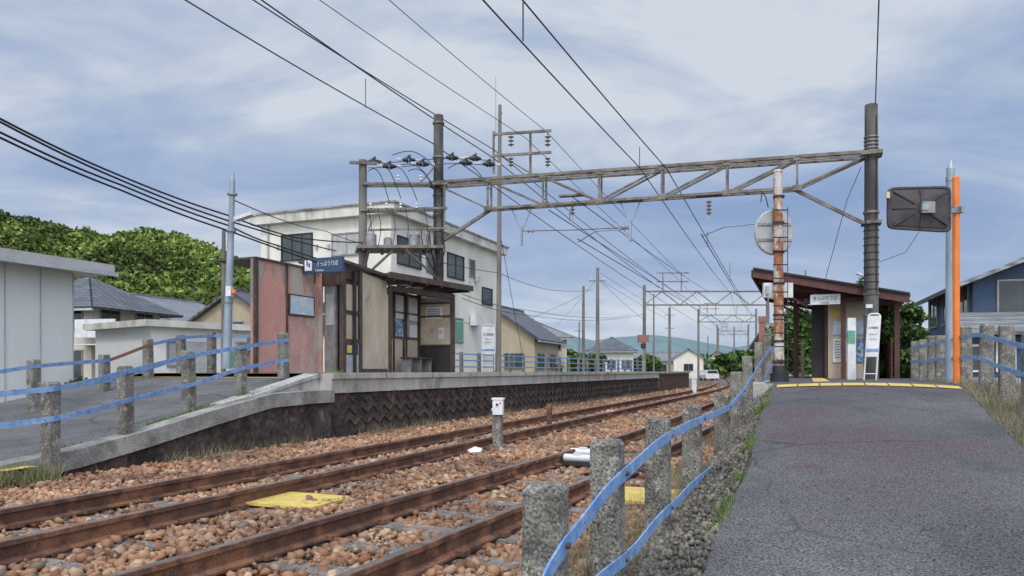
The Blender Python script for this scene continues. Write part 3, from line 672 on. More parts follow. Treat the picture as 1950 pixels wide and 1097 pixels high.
gp=group('storage_shed',P(-150,HY,20)-Z3*1.3); sh=PL(P(0,0,19.6),P(140,0,21.6)); mb=MB('walls',gp)
a=sh.xy(140)-sh.dir*14; b=sh.xy(140); ztp=sh.z(140,520); bkd=-sh.nrm*9
mb.obox(Vector((a.x,a.y,GZ+.45)),b-a,bkd,Z3*(ztp-GZ-.45),'shed'); mb.obox(Vector((a.x,a.y,GZ))-sh.nrm*.03,b-a,bkd*.98,Z3*.45,'concrete')
for i in range(0,28,2):
    q=b-sh.dir*(i*.5+.02); mb.box(Vector((q.x,q.y,(GZ+.45+ztp)/2))+sh.nrm*.01,(.025,.03,ztp-GZ-.5),'grey_paint',sh.dir)
mb.done()
mb=MB('roof',gp); mb.obox(Vector((a.x,a.y,ztp))+sh.nrm*.7,(b-a)+sh.dir*.8,-sh.nrm*10.4,Z3*.30,'shedroof')
mb.obox(Vector((a.x,a.y,ztp-.05))+sh.nrm*.75,(b-a)+sh.dir*.82,sh.nrm*.08,Z3*.12,'grey_paint'); mb.done()
gp=house('tiled_house',cxy(168,38),4.8,4.6,EYE+3.35,EYE+4.7,(1,-.25),'cream','tile',.8,(2,2),hip=1)
mb=MB('balcony',gp); p=P(142,0,34.6); mb.obox(Vector((p.x,p.y,P(0,655,33).z)),Vector((2.1,-.5,0)),Vector((.25,.9,0)),Z3*.05,'white'); mb.obox(Vector((p.x,p.y,P(0,640,33).z)),Vector((2.15,-.52,0)),Vector((.02,.08,0)),Z3*.85,'white')
mb.done()
mb=MB('porch_roof',gp); p=P(205,658,32); mb.slab4([p,p+Vector((1.9,.2,0)),p+Vector((1.7,1.8,.65)),p+Vector((-.2,1.6,.65))],.1,'tile')
p=P(212,658,32.4); mb.obox(Vector((p.x,p.y,GZ)),Vector((1.5,.2,0)),Vector((-.2,1.5,0)),Z3*(p.z-GZ),'dark'); mb.done()
house('gabled_house',cxy(318,56),6.5,7.5,EYE+3.4,EYE+5.3,(.3,1),'cream','tile_l',.5,(2,3))
house('tiled_house',cxy(400,66),7,6,EYE+3.9,EYE+5.3,(1,.1),'white_wall','tile_l',.5,(2,1),hip=1)
gp=group('flat_roof_annex',P(380,HY,27)-Z3*1.3); an=PL(P(287,0,24.5),P(478,0,27.5)); mb=MB('walls',gp)
a,b=an.xy(287),an.xy(480); zt=an.z(290,622)
mb.obox(Vector((a.x,a.y,GZ)),b-a,-an.nrm*4,Z3*(zt-GZ),'shed'); mb.done(); mb=MB('roof',gp); mb.obox(Vector((a.x,a.y,zt))-an.dir*.3+an.nrm*.3,(b-a)+an.dir*.3,-an.nrm*4.6,Z3*.22,'parapet'); mb.done()
mb=MB('shutter',gp); an.window(mb,320,338,652,695,mull=0,glass='frost'); an.rect(mb,352,400,650,0,'grey_paint',0,.03,zb=GZ+.05); an.rect(mb,425,470,645,0,'greenp',0,.02,zt=an.z(425,668),zb=an.z(425,700)); mb.done()
house('tan_house',cxy(478,48),3.6,6,EYE+3.1,EYE+4.9,(.3,1),'tanwall','tile',.4,(2,1))
house('tan_house',cxy(968,60),6.5,6.5,EYE+2.6,EYE+4.9,(.35,1),'tanwall','tile',.5,(2,2))
house('tiled_house',cxy(1012,66),5,5.5,EYE+3.0,EYE+4.4,(1,.2),'cream','tile_l',.5,(2,2),hip=1)
house('tiled_house',cxy(1165,95),5.4,5.,EYE+2.7,EYE+4.1,(1,-.15),'white_wall','tile',.6,(3,1),hip=1)
house('small_shed',cxy(1055,80),4,4,EYE+.9,EYE+1.9,(1,.2),'tanwall','tile',.3,(1,1))
house('suburban_house',cxy(1250,140),10,7,EYE+2.0,EYE+3.2,(1,.1),'cream','tile_l',.5,(3,1))
house('suburban_house',cxy(1310,130),5,5,EYE+2.2,EYE+3.7,(.2,1),'white_wall','tile_l',.4,(2,1))
house('suburban_house',cxy(1365,165),6,5,EYE+2.6,EYE+4.2,(.2,1),'white_wall','redbrown',.4,(2,1))
house('suburban_house',cxy(1400,150),5,5,EYE+2.0,EYE+3.3,(1,.1),'tanwall','tile',.4,(2,1))
house('suburban_house',cxy(1545,60),7,5,EYE+2.1,EYE+3.6,(1,.1),'cream','tile_l',.5,(3,1))
house('suburban_house',cxy(1745,70),10,6,EYE+1.6,EYE+3.0,(1,.0),'tanwall','tile_l',.5,(3,1))
house('suburban_house',cxy(1810,55),7,6,EYE+1.6,EYE+2.9,(1,.0),'white_wall','tile_l',.5,(2,1))
b_=P(1990,0,25)
gp=house('navy_house',(b_.x+1.6,27.5),7.5,6,EYE+3.0,EYE+4.2,(.35,1),'navy','tile_l',.7,(3,2))
mb=MB('lower_roof',gp); p=P(1832,638,22.5); mb.slab4([p,p+Vector((5,-1.2,0)),p+Vector((5.3,1.6,.75)),p+Vector((.9,2.4,.75))],.12,'tile_l')
p=P(1838,0,22.9); mb.obox(Vector((p.x,p.y,GZ)),Vector((4.6,-1.1,0)),Vector((.4,2.,0)),Z3*(P(0,640,22.7).z-GZ),'navy')
pl=PL(P(1838,0,22.9),(p.x+4.6,p.y-1.1)); pl.window(mb,1848,1882,660,705,frame='white'); pl.window(mb,1900,1930,655,705,frame='white'); mb.done()
mb=MB('white_panel_fence'); a=P(1832,0,16.5);b=P(2300,0,11.5); n=70
for i in range(n):
    p=Vector((a.x,a.y,0)).lerp(Vector((b.x,b.y,0)),i/n); q=Vector((a.x,a.y,0)).lerp(Vector((b.x,b.y,0)),(i+.8)/n); d=q-p
    mb.obox(Vector((p.x,p.y,GZ)),Vector((d.x,d.y,0)),Vector((.02,.03,0)),Z3*1.2,'white')
mb.beam(Vector((a.x,a.y+.05,.7)),Vector((b.x,b.y+.05,.7)),.03,.06,'steel'); mb.done()
# ------------------------------------------------------------ right station hut
gp=group('ticket_shelter',UV(24,.6,TOPR))
RZ0=EYE+2.68; RZ1=EYE+1.86; V0,V1,U0,U1=-1.36,2.38,21.0,28.5
mb=MB('roof',gp)
v=[UV(U0,V0,RZ0),UV(U0,V1,RZ1),UV(U1,V1,RZ1),UV(U1,V0,RZ0)]
mb.slab4(v,.07,'dark')
mb.beam(v[0]-Z3*.05-U3*.04,v[1]-Z3*.05-U3*.04,.06,.22,'redbrown'); mb.beam(v[0]-Z3*.05-V3*.03,v[3]-Z3*.05-V3*.03,.06,.2,'redbrown')
mb.beam(v[0]+Z3*.075-U3*.06,v[1]+Z3*.075-U3*.06,.14,.05,'dark')
for vv_ in np.linspace(V0+.3,V1-.3,7):
    zz_=RZ0+(RZ1-RZ0)*(vv_-V0)/(V1-V0)-.07; mb.beam(UV(U0,vv_,zz_),UV(U1,vv_,zz_),.05,.09,'redbrown')
for uu in (21.6,24.3,27.5): mb.beam(UV(uu,V0+.1,RZ0-.2),UV(uu,V1-.1,RZ1-.16),.09,.14,'redbrown')
mb.done()
mb=MB('posts',gp)
def hz_(v): return RZ0+(RZ1-RZ0)*(v-V0)/(V1-V0)-.15
for uu in (21.5,24.3,27.5):
    for vv_ in (-.35,.88,2.15):
        if uu>22 and vv_==.88: continue
        if uu<22 and vv_==-.35: continue
        mb.box(Vector((*UV(uu,vv_)[:2],(TOPR+hz_(vv_))/2)),(.12,.12,hz_(vv_)-TOPR),'redbrown',U3)
    mb.beam(UV(uu,.0,hz_(.0)-.5),UV(uu,-1.1,hz_(-1.1)-.03),.07,.07,'redbrown')
mb.beam(UV(21.5,-.1,TOPR+2.1),UV(21.5,2.15,TOPR+2.1),.08,.12,'redbrown')
mb.done()
mb=MB('walls',gp); fp=PL(UV(22,-1),UV(22,2.4))
mb.obox(UV(22,.52,TOPR),U3*2.4,V3*.95,Z3*2.15,'beige'); mb.obox(UV(22.3,.10,TOPR),U3*.05,V3*.42,Z3*2.2,'dark'); mb.obox(UV(22.1,.44,TOPR),U3*.1,V3*.07,Z3*2.15,'redbrown')
mb.obox(UV(24.4,-.2,TOPR),U3*3,V3*.1,Z3*1.05,'tanwall'); mb.obox(UV(24.45,2.1,TOPR),U3*2.9,V3*.06,Z3*1.9,'tanwall')
mb.obox(UV(23.8,1.5,TOPR),U3*.06,V3*.7,Z3*1.9,'dark'); mb.obox(UV(21.98,2.05,TOPR),U3*1.9,V3*.05,Z3*1.0,'redbrown')
fp.rect(mb,1586,1646,612,638,'lightblue',.01,.04); fp.rect(mb,1586,1612,645,690,'poster',.01,.04); fp.rect(mb,1619,1646,645,690,'poster_b',.01,.04); fp.rect(mb,1586,1598,588,606,'yellow',.01,.03)
for k in range(7): fp.rect(mb,1589,1609,650+k*5,651.6+k*5,'ink',.04,.043)
mb.done()
mb=MB('fascia_sign',gp); hp2=PL(UV(21.25,-1),UV(21.25,2.4)); hp2.rect(mb,1543,1600,562,581,'poster',0,.08); mb.beam(hp2.at(1550,562,.04),hp2.at(1550,545,.04),.02,.02,'redbrown'); mb.beam(hp2.at(1592,562,.04),hp2.at(1592,548,.04),.02,.02,'redbrown'); mb.done()
text('きっぷうりば',hp2.at(1571,569,.09),hp2.dir,.58,.11,'navysign',gp); text('Tickets',hp2.at(1571,577,.09),hp2.dir,.2,.05,'navysign',gp)
mb=MB('floodlight',gp); q=P(1632,520,20.2); mb.beam(q,q+Vector((.35,0,-.15)),.1,.06,'white'); mb.beam(q+Vector((.3,0,-.15)),q+Vector((.3,0,-.6)),.03,.03,'steel'); mb.done()
def name_sign(px0,px1,yt,yb,Y,skew=0,rot=.0):
    gs=group('station_name_sign',P((px0+px1)/2,yb,Y)); mb=MB('frame',gs); d=Vector((math.cos(rot),math.sin(rot),0))
    a=P(px0,yb,Y); b=P(px1,yb,Y); w_=(b-a).length; h=(yb-yt)/F*Y
    s=Vector((skew,0,0))
    p0=a; p1=a+d*w_; t0=p0+Z3*h+s; t1=p1+Z3*h+s
    mb.tube([p0,t0,t0+Z3*.05+d*.05,t1+Z3*.05-d*.05,t1,p1],.018,'white',8)
    lo=.38
    q0=p0.lerp(t0,lo);q1=p1.lerp(t1,lo); nn=d.cross(Z3)
    v=[q0-nn*.01,q1-nn*.01,t1-nn*.01,t0-nn*.01]; mb.add(v+[k+nn*.03 for k in v],BOX6,'white')
    c=(q0+q1+t0+t1)/4+nn*.025
    q=q0.lerp(t0,.12)+nn*.022; mb.obox(q,(q1-q0),nn*.004,Z3*.07,'blue')
    mb.tube([p0.lerp(t0,.12),p1.lerp(t1,.12)],.012,'white',6)
    mb.done()
    text('三河鹿島',c+Z3*h*.13,d,w_*.82,.0,'navysign',gs); text('みかわかしま',c+Z3*h*.03,d,w_*.6,.0,'navysign',gs); text('Mikawa Kashima',c-Z3*h*.04,d,w_*.6,.0,'navysign',gs)
name_sign(918,942,622,707,27.5,0); name_sign(1645,1666,602,727,16.5,.1,-.3)
mb=MB('notice_board'); q=P(1614,726,17.5)
mb.obox(q,Vector((.02,.02,0)),Vector((.2,.02,0)),Z3*1.5,'white'); mb.obox(q+Vector((.0,-.004,.9)),Vector((.0,.02,0)),Vector((.18,.0,0)),Z3*.3,'greenp'); mb.done()
# ------------------------------------------------------------ signal post with ladder
gp=group('signal_post',P(1484,727,14)); b=P(1484,727,14); t=P(1481,328,14); mb=MB('post',gp)
mb.cyl(b,t,.095,.08,'rust_white',18); mb.cyl(t,t+Z3*.04,.09,.07,'rust_white',18); mb.cyl(b-Z3*.02,b+Z3*.16,.17,.17,'black',16); mb.cyl(b+Z3*.16,b+Z3*.3,.13,.12,'black',16)
for pz in (375,425,480,540,600,650,690):
    q=P(1483,pz,14); mb.cyl(q-Z3*.02,q+Z3*.02,.108,.108,'black',14)
mb.done()
mb=MB('ladder',gp)
mb.beam(P(1500,395,13.86),P(1500,700,13.86),.015,.03,'black'); mb.beam(P(1472,395,13.86),P(1472,440,13.86),.015,.03,'black')
for pz in range(400,700,26): mb.cyl(P(1472,pz,13.86),P(1500,pz,13.86),.012,.012,'black',6)
mb.tube([P(1463,395,13.9),P(1458,375,13.9),P(1451,365,13.9),P(1449,385,13.9)],.01,'black',6)
mb.done()
mb=MB('signal_disc',gp); c=P(1475,442,14.2)
n=28; ring=lambda y,r: [Vector((c.x+r*.38*math.cos(2*math.pi*i/n),c.y+y,c.z+r*.44*math.sin(2*math.pi*i/n))) for i in range(n)]
vs=ring(0,.95)+ring(.03,1.0)+ring(.06,1.0); mb.add(vs,[tuple(range(n))]+[(k*n+i,k*n+(i+1)%n,(k+1)*n+(i+1)%n,(k+1)*n+i) for k in range(2) for i in range(n)]+[tuple(range(2*n,3*n))],'grey_paint')
mb.beam(c+Vector((-.32,-.01,.15)),c+Vector((.32,-.01,.15)),.02,.05,'steel'); mb.beam(c+Vector((-.32,-.01,-.15)),c+Vector((.32,-.01,-.15)),.02,.05,'steel')
mb.cyl(c+Vector((.05,.05,.0)),c+Vector((.05,.3,0)),.13,.13,'black',14); mb.done()
mb=MB('relay_box',gp); mb.box(P(1481,553,14.15),(.55,.1,.28),'white'); mb.box(P(1460,553,14.1),(.06,.14,.16),'grey_paint'); mb.done()
mb=MB('rusty_marker_post'); q=P(1451,650,17); mb.box(q-Z3*.4,(.13,.13,1.7),'redrust',U3); mb.box(q+Z3*.5,(.16,.16,.14),'redrust',U3); mb.done()
# ------------------------------------------------------------ convex mirror on orange pole, grey pole
gp=group('convex_traffic_mirror',P(1822,750,12)); mb=MB('pole',gp)
b=P(1822,752,12); mb.cyl(b-Z3*.2,P(1820,338,12),.052,.052,'orange',20); mb.cyl(P(1820,338,12),P(1820,336,12),.052,.04,'orange',20)
q=P(1820,400,12); mb.cyl(q-Z3*.05,q+Z3*.05,.062,.062,'steel',16); mb.beam(P(1835,400,11.98),P(1765,404,11.78),.04,.08,'steel')
mb.box(P(1829,400,11.96),(.06,.14,.1),'steel'); mb.done()
mb=MB('mirror_back',gp); c=P(1752,397,11.8); n=64
def sup(a,b,y,e=.2):
    out=[]
    for i in range(n):
        t=2*math.pi*i/n; cc,ss=math.cos(t),math.sin(t)
        x_=a*math.copysign(abs(cc)**e,cc); z_=b*math.copysign(abs(ss)**e,ss)
        out.append(c+Vector((x_,y,z_*(1+.06*x_/.5)-.02*x_)))
    return out
lay=[(.505,.35,.06,.2),(.51,.355,.015,.2),(.50,.345,.0,.2),(.475,.32,.0,.2),(.465,.31,.012,.2),(.44,.285,.0,.22),(.2,.14,-.035,.5),(.08,.06,-.04,.7)]
vs=[]
for a_,b2_,y_,e_ in lay: vs+=sup(a_,b2_,y_,e_)
mb.add(vs,[(k*n+i,k*n+(i+1)%n,(k+1)*n+(i+1)%n,(k+1)*n+i) for k in range(len(lay)-1) for i in range(n)]+[tuple(range(7*n,8*n))],'mirror_back')
mb.add(sup(.50,.345,.061),[tuple(range(n))],'steel')
for sx in (-1,1):
    for sz in (-1,1): mb.beam(c+Vector((.1*sx,-.045,.07*sz)),c+Vector((.43*sx,-.012,.27*sz)),.03,.02,'mirror_back')
mb.beam(c+Vector((-.45,-.01,0)),c+Vector((-.1,-.04,0)),.03,.02,'mirror_back'); mb.beam(c+Vector((0,-.04,.1)),c+Vector((0,-.01,.3)),.02,.03,'mirror_back'); mb.beam(c+Vector((0,-.04,-.1)),c+Vector((0,-.01,-.3)),.02,.03,'mirror_back')
mb.box(c+Vector((.08,-.08,0)),(.2,.06,.18),'steel'); mb.box(c+Vector((.02,-.10,.0)),(.1,.05,.1),'galv'); mb.done()
mb=MB('visor_tab',gp); mb.box(P(1690,372,11.8),(.05,.06,.1),'cream'); mb.done()
mb=MB('steel_post'); b=P(1808,745,12.9); mb.cyl(b-Z3*.3,P(1810,322,12.9),.072,.066,'galv',16); mb.cyl(P(1810,322,12.9),P(1811,305,12.9),.066,.015,'galv',16); mb.cyl(P(1810,345,12.9),P(1810,338,12.9),.075,.075,'steel',14); mb.done()
# ------------------------------------------------------------ gantry
Lp=P(835,0,23.2);Rp=P(1659,0,18.6); gpn=PL((Lp.x,Lp.y),(Rp.x,Rp.y))
gp=group('catenary_gantry',((Lp.x+Rp.x)/2,(Lp.y+Rp.y)/2,0))
mb=MB('poles',gp)
mb.cyl(Vector((Lp.x,Lp.y,GZ)),P(835,220,23.2),.18,.15,'pole_dark',20); mb.cyl(Vector((Rp.x,Rp.y,GZ)),P(1659,200,18.6),.185,.15,'pole_dark',20)
for py in (235,300,350,372,410,440,470,500):
    q=P(835,py,23.2); mb.cyl(q-Z3*.03,q+Z3*.03,.185,.185,'truss',16)
for py in (290,296,405,425,560,600):
    q=P(1659,py,18.6); mb.cyl(q-Z3*.03,q+Z3*.03,.19,.19,'truss',16)
for py in range(262,300,7): q=P(1659,py,18.6); mb.cyl(q-Z3*.012,q+Z3*.012,.175,.175,'steel',16)
for x in (1649,1669): mb.tube([P(x,220,18.45),P(x,430,18.42),P(x,560,18.42)],.014,'cable',5)
for x in (828,842): mb.tube([P(x,300,23.0),P(x,530,23.0)],.02,'cable',5)
for k in range(9): q=P(1659,440+k*14,18.6); mb.cyl(q,q+Z3*.015,.187,.187,'cable',12)
mb.box(P(1655,583,18.38),(.16,.03,.09),'white'); mb.done()
mb=MB('truss',gp)
def gb(x0,y0,x1,y1,w_=.06,m='truss',off=(.14,-.14)):
    for o in off: mb.beam(gpn.at(x0,y0,o),gpn.at(x1,y1,o),w_,w_,m)
gb(822,350,1675,290,.08); gb(822,357,1675,297,.05); gb(930,399,1520,360,.07)
gb(840,356,932,399,.05); gb(935,399,845,458,.09,off=(0,)); gb(1518,360,1648,300,.05); gb(1515,362,1650,428,.09,off=(0,))
xs=[932,1037,1143,1262,1385,1518]
top=lambda x:353-(x-822)*60/853
bot=lambda x:399-(x-930)*39/590
for x in xs: gb(x,bot(x),x,top(x),.05)
for x0,x1 in ((932,1037),(1037,1143)): gb(x0,top(x0),x1,bot(x1),.05)
for x0,x1 in ((1143,1262),(1262,1385),(1385,1518)): gb(x0,bot(x0),x1,top(x1),.05)
for x in list(range(860,1640,52)): mb.beam(gpn.at(x,top(x),.14),gpn.at(x+20,top(x+20),-.14),.03,.03,'truss')
for x in list(range(940,1510,52)): mb.beam(gpn.at(x,bot(x),.14),gpn.at(x+20,bot(x+20),-.14),.03,.03,'truss')
for x in xs: mb.box(gpn.at(x,bot(x),.17),(.22,.02,.14),'truss',gpn.dir); mb.box(gpn.at(x,top(x),.17),(.18,.02,.12),'truss',gpn.dir)
mb.box(gpn.at(1659,294,0),(.5,.5,.09),'truss',gpn.dir); mb.box(gpn.at(1659,425,0),(.45,.45,.08),'truss',gpn.dir); mb.box(gpn.at(833,353,0),(.5,.5,.12),'truss',gpn.dir)
mb.done()
def insul(mb,a,b,n=4,r=.07,m='white'):
    a=Vector(a);b=Vector(b); mb.cyl(a,b,.02,.02,m,6)
    for i in range(n):
        q=a.lerp(b,(i+.5)/n); d=(b-a).normalized(); mb.cyl(q-d*.015,q+d*.03,r,r*.4,m,12)
mb=MB('hangers',gp)
for x,yt,yb in ((993,397,468),(1200,384,460)):
    for dx in (-18,18): mb.beam(gpn.at(x+dx,yt+2,0),gpn.at(x,yt+45,0),.03,.03,'galv')
    mb.beam(gpn.at(x,yt+35,0),gpn.at(x,yb,0),.07,.07,'galv'); mb.beam(gpn.at(x-24,yt,0),gpn.at(x+24,yt-2,0),.2,.05,'truss')
for x,y in ((1090,372),(1350,372)):
    mb.beam(gpn.at(x-25,y+2,0),gpn.at(x+25,y-1,0),.2,.05,'truss'); insul(mb,gpn.at(x,y+10,0),gpn.at(x,y+38,0),4,.08,'insul'); mb.beam(gpn.at(x,y+38,0),gpn.at(x,y+52,0),.03,.03,'galv')
mb.tube([gpn.at(993,440,0),gpn.at(1100,438,0),gpn.at(1180,434,0)],.012,'wire',5); insul(mb,gpn.at(1003,440,0),gpn.at(1018,440,0),2,.06,'insul')
insul(mb,gpn.at(1182,434,0),gpn.at(1200,433,0),3,.07,'insul')
mb.tube([gpn.at(1200,436,0),gpn.at(1135,440,0),gpn.at(1095,458,-.3)],.018,'galv',6)
mb.tube([gpn.at(1440,426,0),gpn.at(1380,432,0),gpn.at(1335,446,-.3)],.018,'galv',6)
mb.tube([gpn.at(1640,318,0),gpn.at(1615,372,-.5),gpn.at(1570,530,-2)],.008,'wire',4)
mb.done()
# ------------------------------------------------------------ electrical equipment at left poles
gp=group('utility_pole_transformer',P(691,HY,22)); mb=MB('pole',gp); Y2=22.4
mb.cyl(Vector((P(691,0,Y2).x,Y2,GZ)),P(691,305,Y2),.15,.12,'pole_concrete',16); mb.done()
ep=PL(P(691,0,Y2),P(835,0,23.0)); mb=MB('crossarms',gp)
def eb(x0,y0,x1,y1,w_=.06,m='truss',o=.15): mb.beam(ep.at(x0,y0,o),ep.at(x1,y1,o),w_,w_,m)
eb(665,312,720,314,.08); eb(690,352,850,352,.07); eb(690,352,850,352,.07,o=-.15); eb(685,402,850,398,.07); eb(685,402,850,398,.07,o=-.15)
eb(700,440,850,436,.06); eb(845,430,845,350,.04); eb(720,400,700,440,.04); eb(800,350,835,310,.04)
mb.done()
mb=MB('insulators',gp)
for k,(y,xs_) in enumerate(((303,(713,780,863,907)),(319,(740,803,885,928)))):
    pts=[ep.at(x,y+4*math.sin(x*.02),.2 if k else -.2) for x in range(700,945,12)]; mb.tube(pts,.012,'wire',5)
    for x in xs_:
        q=ep.at(x,y+4*math.sin(x*.02)-2,.2 if k else -.2); d=ep.dir
        mb.cyl(q-d*.2,q-d*.02,.035,.10,'black',10); mb.cyl(q+d*.02,q+d*.2,.10,.035,'black',10); mb.cyl(q-d*.05+Z3*.06,q+d*.05+Z3*.16,.05,.03,'black',8)
        for s in (-1,1):
            for j in range(3): mb.cyl(q+d*s*(.24+.05*j),q+d*s*(.26+.05*j),.05,.05,'white',8)
for x in (705,735,762,792,757,800):
    y=398 if x not in(757,800) else 345
    insul(mb,ep.at(x,y+2,.15),ep.at(x,y-10,.15),2,.06,'white')
for x0,x1,yy,dp_ in ((705,762,312,70),(735,792,325,60),(762,840,318,75),(700,740,330,60),(775,835,330,62),(745,845,300,50),(850,930,325,40)):
    pts=[]
    for t in np.linspace(0,1,10): pts.append(ep.at(x0+(x1-x0)*t,yy+dp_*t-28*math.sin(math.pi*t),.25))
    mb.tube(pts,.013,'cable',5)
for x in (700,718,745,770,806):
    pts=[ep.at(x+6*math.sin(t*3),400+70*t,.2) for t in np.linspace(0,1,7)]; mb.tube(pts,.012,'cable',5)
mb.done()
mb=MB('transformers',gp)
a=ep.at(678,478,.6);b=ep.at(838,478,.6); mb.obox(a,b-a,-ep.nrm*1.1,Z3*.09,'truss')
for x in (690,730,770,810): mb.beam(ep.at(x,478,.55),ep.at(x,478,-.5),.08,.1,'truss')
for x in (706,788,738,806):
    q=ep.at(x,476,.1); r=.17 if x!=738 else .13; h=.42 if x!=738 else .3; mb.cyl(q,q+Z3*h,r,r,'steel',16); mb.cyl(q+Z3*h,q+Z3*(h+.06),r*1.05,r*.7,'steel',16)
    for s in (-.08,.08): mb.cyl(q+Z3*(h+.05)+ep.dir*s,q+Z3*(h+.2)+ep.dir*s,.03,.02,'white',8)
mb.beam(ep.at(700,482,.5),ep.at(691,525,0),.06,.06,'truss'); mb.beam(ep.at(745,482,.5),ep.at(691,530,0),.06,.06,'truss'); mb.beam(ep.at(770,482,.5),ep.at(835,532,0),.06,.06,'truss'); mb.beam(ep.at(820,482,.5),ep.at(835,520,0),.06,.06,'truss')
for x in (800,815,826,841): mb.tube([ep.at(x,440,.2),ep.at(x+3,480,.3),ep.at(830,530,.22)],.02,'cable',5)
mb.done()
gp=group('feeder_mast',P(950,HY,30)); mb=MB('mast',gp); Ym=30
mb.cyl(Vector((P(949,0,Ym).x,Ym,GZ)),P(952,200,Ym),.12,.07,'pole_concrete',12); mb.cyl(P(944,260,Ym),P(944,146,Ym),.02,.01,'galv',6)
for y in (252,293): mb.beam(P(938,y+4,Ym),P(1050,y-3,Ym-.3),.08,.1,'truss'); mb.beam(P(938,y+4,Ym+.3),P(1050,y-3,Ym),.08,.1,'truss')
mb.beam(P(1010,252,Ym),P(1010,338,Ym),.08,.08,'truss'); mb.beam(P(940,250,Ym),P(940,330,Ym),.07,.07,'truss'); mb.beam(P(1043,248,Ym),P(1043,275,Ym),.03,.03,'truss')
mb.beam(P(955,297,Ym),P(1010,330,Ym),.04,.04,'truss')
for x in (973,1043): insul(mb,P(x,258,Ym),P(x,280,Ym),3,.13,'insul'); insul(mb,P(x,300,Ym),P(x,318,Ym),3,.12,'insul')
mb.tube([P(950,205,Ym),P(956,215,Ym),P(948,235,Ym)],.02,'galv'); mb.done()
gp=group('street_lamp',P(432,700,14.5)); mb=MB('pole',gp); b=P(431,702,15.); t=P(443,345,15.); mb.cyl(b,t,.095,.05,'galv',16); mb.cyl(t,P(443,330,15),.05,.02,'galv',12)
for z_ in (370,440,575): q=b.lerp(t,(702-z_)/357); mb.cyl(q-Z3*.02,q+Z3*.02,.1,.1,'steel',12)
mb.done(); mb=MB('lamp_head',gp); mb.tube([P(441,425,15),P(455,412,14.9),P(475,408,14.8)],.02,'white',6); mb.beam(P(450,418,14.9),P(482,407,14.8),.16,.07,'white'); mb.box(P(437,555,14.8),(.1,.14,.2),'white'); mb.box(P(446,555,14.8),(.07,.1,.08),'orange'); mb.done()
mb=MB('utility_pole'); q=P(425,0,20); mb.cyl(Vector((q.x,q.y,GZ)),P(426,437,20),.07,.05,'pole_concrete',10); mb.done()
# ------------------------------------------------------------ far gantries and poles
def fargantry(xl,xr,yt,Y,wp=.16,d=.5):
    gp=group('catenary_gantry',P((xl+xr)/2,HY,Y)); mb=MB('poles',gp)
    for x in (xl,xr): mb.cyl(Vector((P(x,0,Y).x,Y,GZ)),P(x,yt-12,Y),wp,wp*.8,'pole_concrete',10)
    mb.done(); mb=MB('truss',gp); a=P(xl,yt,Y);b=P(xr,yt,Y); z0=Z3*2.2*d; mb.beam(a,b,.25,.1,'truss'); mb.beam(a-z0,b-z0,.25,.1,'truss'); n=int((b-a).length/1.4)
    for i in range(n):
        p=a.lerp(b,i/n);q=a.lerp(b,(i+1)/n)
        (mb.beam(p,q-z0,.07,.07,'truss') if i%2 else mb.beam(p-z0,q,.07,.07,'truss'))
    for o in (.15,.3): mb.beam(a.lerp(b,o),a.lerp(b,o)+Z3*1.5,.08,.08,'truss')
    mb.beam(a.lerp(b,.1)+Z3*1.5,a.lerp(b,.36)+Z3*1.5,.08,.08,'truss'); mb.beam(a.lerp(b,.1)+Z3*.8,a.lerp(b,.36)+Z3*.8,.08,.08,'truss')
    for o in (.45,.75): mb.beam(a.lerp(b,o)-z0,a.lerp(b,o)-z0-Z3*.9,.06,.06,'galv')
    mb.done()
fargantry(1227,1462,555,60); fargantry(1330,1440,600,95,.16,.4); fargantry(1366,1425,630,150,.2,.35)
def upole(px,yt,Y,r=.14,arms=()):
    mb=MB('utility_pole'); q=P(px,0,Y); mb.cyl(Vector((q.x,q.y,GZ)),P(px,yt,Y),r,r*.7,'pole_concrete',10)
    for y in arms:
        mb.beam(P(px,y,Y)-Vector((.6,0,0)),P(px,y,Y)+Vector((.6,0,0)),.07,.07,'truss')
        for k in (-.5,0,.5): insul(mb,P(px,y,Y)+Vector((k,0,.04)),P(px,y,Y)+Vector((k,0,.25)),1,.06,'white')
    mb.done()
for a in ((1138,510,55,.17,(535,)),(1111,545,62,.15,()),(1275,585,90,.2,(600,625)),(1245,560,75,.1,()),(1103,612,90,.12,(630,)),(1068,640,100,.1,()),(1368,625,120,.15,()),(1398,622,120,.15,()),(1348,640,160,.15,()),(1534,515,45,.06,())): upole(*a)
mb=MB('warning_lamp_box'); q=P(1225,645,50); mb.box(q,(.7,.4,.5),'redrust'); mb.beam(q,q-Z3*2.2,.12,.12,'steel'); mb.box(q-Z3*.5,(.3,.3,.3),'black'); mb.done()
# ------------------------------------------------------------ wires
gpw=group('overhead_wires',(0,20,6)); mb=MB('contact_wires',gpw)
def W2(x0,ax,ay,Ya,r=.014,m='wire',ytop=-60,n=10,sag=.12):
    bx=x0-(ax-x0)*60/ay
    A=P(ax,ay,Ya); Z=A.z-EYE; Yb=Z*F/(HY-ytop); B=P(bx,ytop,Yb); B2=A+(B-A)*1.35
    mb.tube([A.lerp(B2,i/n)-Z3*sag*math.sin(math.pi*i/n) for i in range(n+1)],r,m)
W2(370,822,272,23.2,r=.016); W2(495,940,285,30,r=.018); W2(510,938,300,30,r=.02); W2(620,1000,262,30,r=.012)
W2(750,1040,250,30,r=.012); W2(925,1217,318,19.5,r=.014,sag=.05); W2(1000,1270,322,19.0,r=.013,sag=.05)
def seg(pts,r=.015,m='wire',sag=0):
    v=[P(*p) for p in pts]; out=[]
    for a,b in zip(v[:-1],v[1:]):
        for i in range(6): out.append(a.lerp(b,i/6)-Z3*sag*math.sin(math.pi*i/6))
    out.append(v[-1]); mb.tube(out,r,m)
